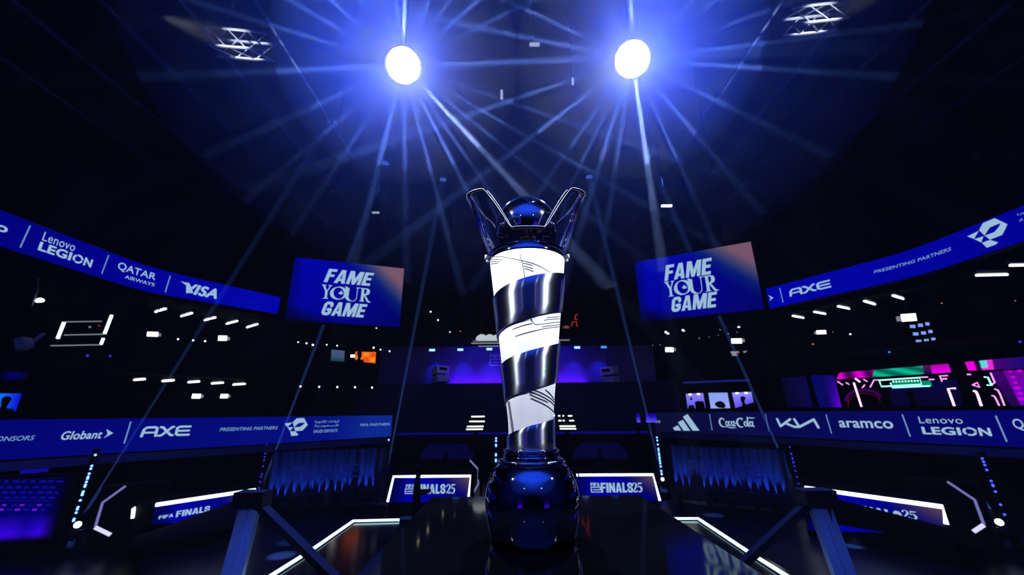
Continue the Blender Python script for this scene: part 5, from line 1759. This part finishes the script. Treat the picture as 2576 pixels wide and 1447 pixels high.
# the two big lamps facing the camera and the two behind it
M_HOT = glow('lamp_lens_hot', (235, 243, 255), 60.0)
for L, l in ((LAMP_A, 'blinding round lamp under the roof, left of the two'), (LAMP_B, 'blinding round lamp under the roof, right of the two'), (FRONT_A, 'bright lamp high behind the camera, far left'), (FRONT_B, 'bright lamp high behind the camera, far right'), (REAR_A, 'smaller bright lamp low behind the camera, left'), (REAR_B, 'smaller bright lamp low behind the camera, right')):
    d = (TROPHY - L).normalized()
    front = L.y < 0
    r = (.24 if abs(L.x) > 5 else .08) if front else .47
    t = thing('big_lamp', L, l, 'stage light', 'big lamps aimed at the trophy')
    M = d.to_track_quat('Z', 'Y').to_matrix()
    m = MB(); m.lathe([(.01, -.55), (r * .7, -.5), (r * .95, -.2), (r * 1.12, -.06), (r * 1.12, -.03)], L, 32, M); m.build('head', M_ROOF, t, True)
    m = MB(); m.lathe([(r, -.03), (r * .7, -.005), (.01, 0)], L, 40, M); m.build('lens', M_HOT if r > .2 else glow('lamp_lens_mild', (235, 243, 255), 9.0), t, True)
    m = MB(); e = L - d * .5
    m.tube([e, (e.x, e.y, 16.42)], .014, 8); m.build('hanger', M_ROOF, t)

# ---------------------------------------------------------------- people (dark figures)
def person(label, foot, facing, pose='stand', height=1.72, name='person'):
    """one skinned body; facing = angle of the chest direction"""
    k = height / 1.72
    sit = pose == 'sit'
    hip = .50 if sit else .92
    V, E, Rr = [], [], []

    def add(p, r, par=None):
        V.append(Vector(p) * k); Rr.append(r * k)
        if par is not None:
            E.append((par, len(V) - 1))
        return len(V) - 1
    pel = add((0, 0, hip), .135)
    w = add((0, .01, hip + .18), .125, pel)
    ch = add((0, .0, hip + .40), .15, w)
    nk0 = add((0, -.01, hip + .53), .075, ch)
    nk = add((0, .01, hip + .60), .055, nk0)
    hd = add((0, .025, hip + .68), .085, nk)
    hd2 = add((0, .02, hip + .77), .092, hd)
    add((0, .01, hip + .81), .07, hd2)
    for s in (-1, 1):
        sh = add((s * .17, -.01, hip + .49), .065, ch)
        if pose == 'arms':
            el = add((s * .25, .06, hip + .24), .045, sh); wr = add((s * .12, .27, hip + .27), .033, el)
            h = add((s * .06, .34, hip + .28), .035, wr)
        elif sit:
            el = add((s * .23, .08, hip + .24), .045, sh); wr = add((s * .16, .32, hip + .20), .033, el); h = add((s * .12, .40, hip + .20), .035, wr)
        else:
            el = add((s * .22, -.02, hip + .22), .045, sh); wr = add((s * .22, .05, hip - .02), .033, el); h = add((s * .21, .07, hip - .10), .036, wr)
        lg = add((s * .10, 0, hip - .06), .095, pel)
        if sit:
            kn = add((s * .11, .42, hip - .03), .07, lg); an = add((s * .11, .42, .09), .048, kn)
            add((s * .12, .58, .045), .04, an)
        else:
            kn = add((s * .11, .02, .50), .068, lg); an = add((s * .115, -.01, .09), .046, kn); add((s * .12, .14, .045), .04, an)
    me = bpy.data.meshes.new(name)
    me.from_pydata(V, E, [])
    ob = bpy.data.objects.new(name, me); COL.objects.link(ob)
    sk = ob.modifiers.new('skin', 'SKIN'); sk.use_smooth_shade = True
    for i, d in enumerate(me.skin_vertices[0].data):
        d.radius = (Rr[i] * (1.25 if i in (0, 1, 2) else 1), Rr[i] * (.85 if i in (0, 1, 2) else 1)); d.use_root = i == 0
    sb = ob.modifiers.new('sub', 'SUBSURF'); sb.levels = sb.render_levels = 1
    dg = bpy.context.evaluated_depsgraph_get(); dg.update()
    m2 = bpy.data.meshes.new_from_object(ob.evaluated_get(dg))
    ob.modifiers.clear(); ob.data = m2
    m2.materials.clear(); m2.materials.append(M_SUIT)
    ob.location = foot; ob.rotation_euler = (0, 0, facing - math.pi / 2)
    ob['_w'] = Vector((0, 0, 0))
    tag(ob, label, 'person', 'dark figures around the arena')
    hb = MB(); hb.ball(Vector((0, -.005, hip + .80)) * k, .105 * k, 14, 8, (.92, 1.05, .85)); hb.build('hair', M_SUIT, ob)
    return ob


def stand_at(px, py_head, dist, height=None):
    c = athd(px, py_head, dist)
    return c


c = athd(1052, 1178, 9.6); person('person in dark clothes standing before the left presenter desk', (c.x, c.y, 0), 0.2, 'arms', c.z)
c = athd(1219, 1144, 13.5); person('person in dark clothes standing left of the trophy base near the pixel strip', (c.x, c.y, 0), -1.7, 'stand', c.z)
c = athd(1121, 1143, 16.9); person('person seated behind the left booth, only head and shoulders visible', (c.x, c.y, 0), -1.57, 'sit', min(1.8, c.z / .78 * 1.0))
c = athd(1508, 1132, 16.9); person('person seated behind the right booth, only head and shoulders visible', (c.x, c.y, 0), -1.57, 'sit', min(1.9, c.z / .76))
FZ = ZL0 + .18
c = athd(905, 886, tier(905, 3.1)); person('person before the orange screen', (c.x, c.y, CZ + 1.38), 1.4, 'sit', (c.z - CZ - 1.38) / .79)
FR = ZR0 + .18
c = athd(2290, 984, tier(2290, 1.7)); person('person seated before the dark blue arcade wall', (c.x, c.y, FR), 2.2, 'sit', (c.z - FR) / .79 * 1.0)
c = athd(1868, 999, tier(1868, 3.0)); person('person before the right lavender screen', (c.x, c.y, FR), 2.5, 'sit', (c.z - FR) / .79)
c = athd(18, 1000, tier(18, 3.0)); person('person before the bright blue screen, left picture edge', (c.x, c.y, ZL0 + .18), 2.5, 'sit', (c.z - FZ) / .79)

for o in bpy.data.objects:
    if '_w' in o:
        del o['_w']
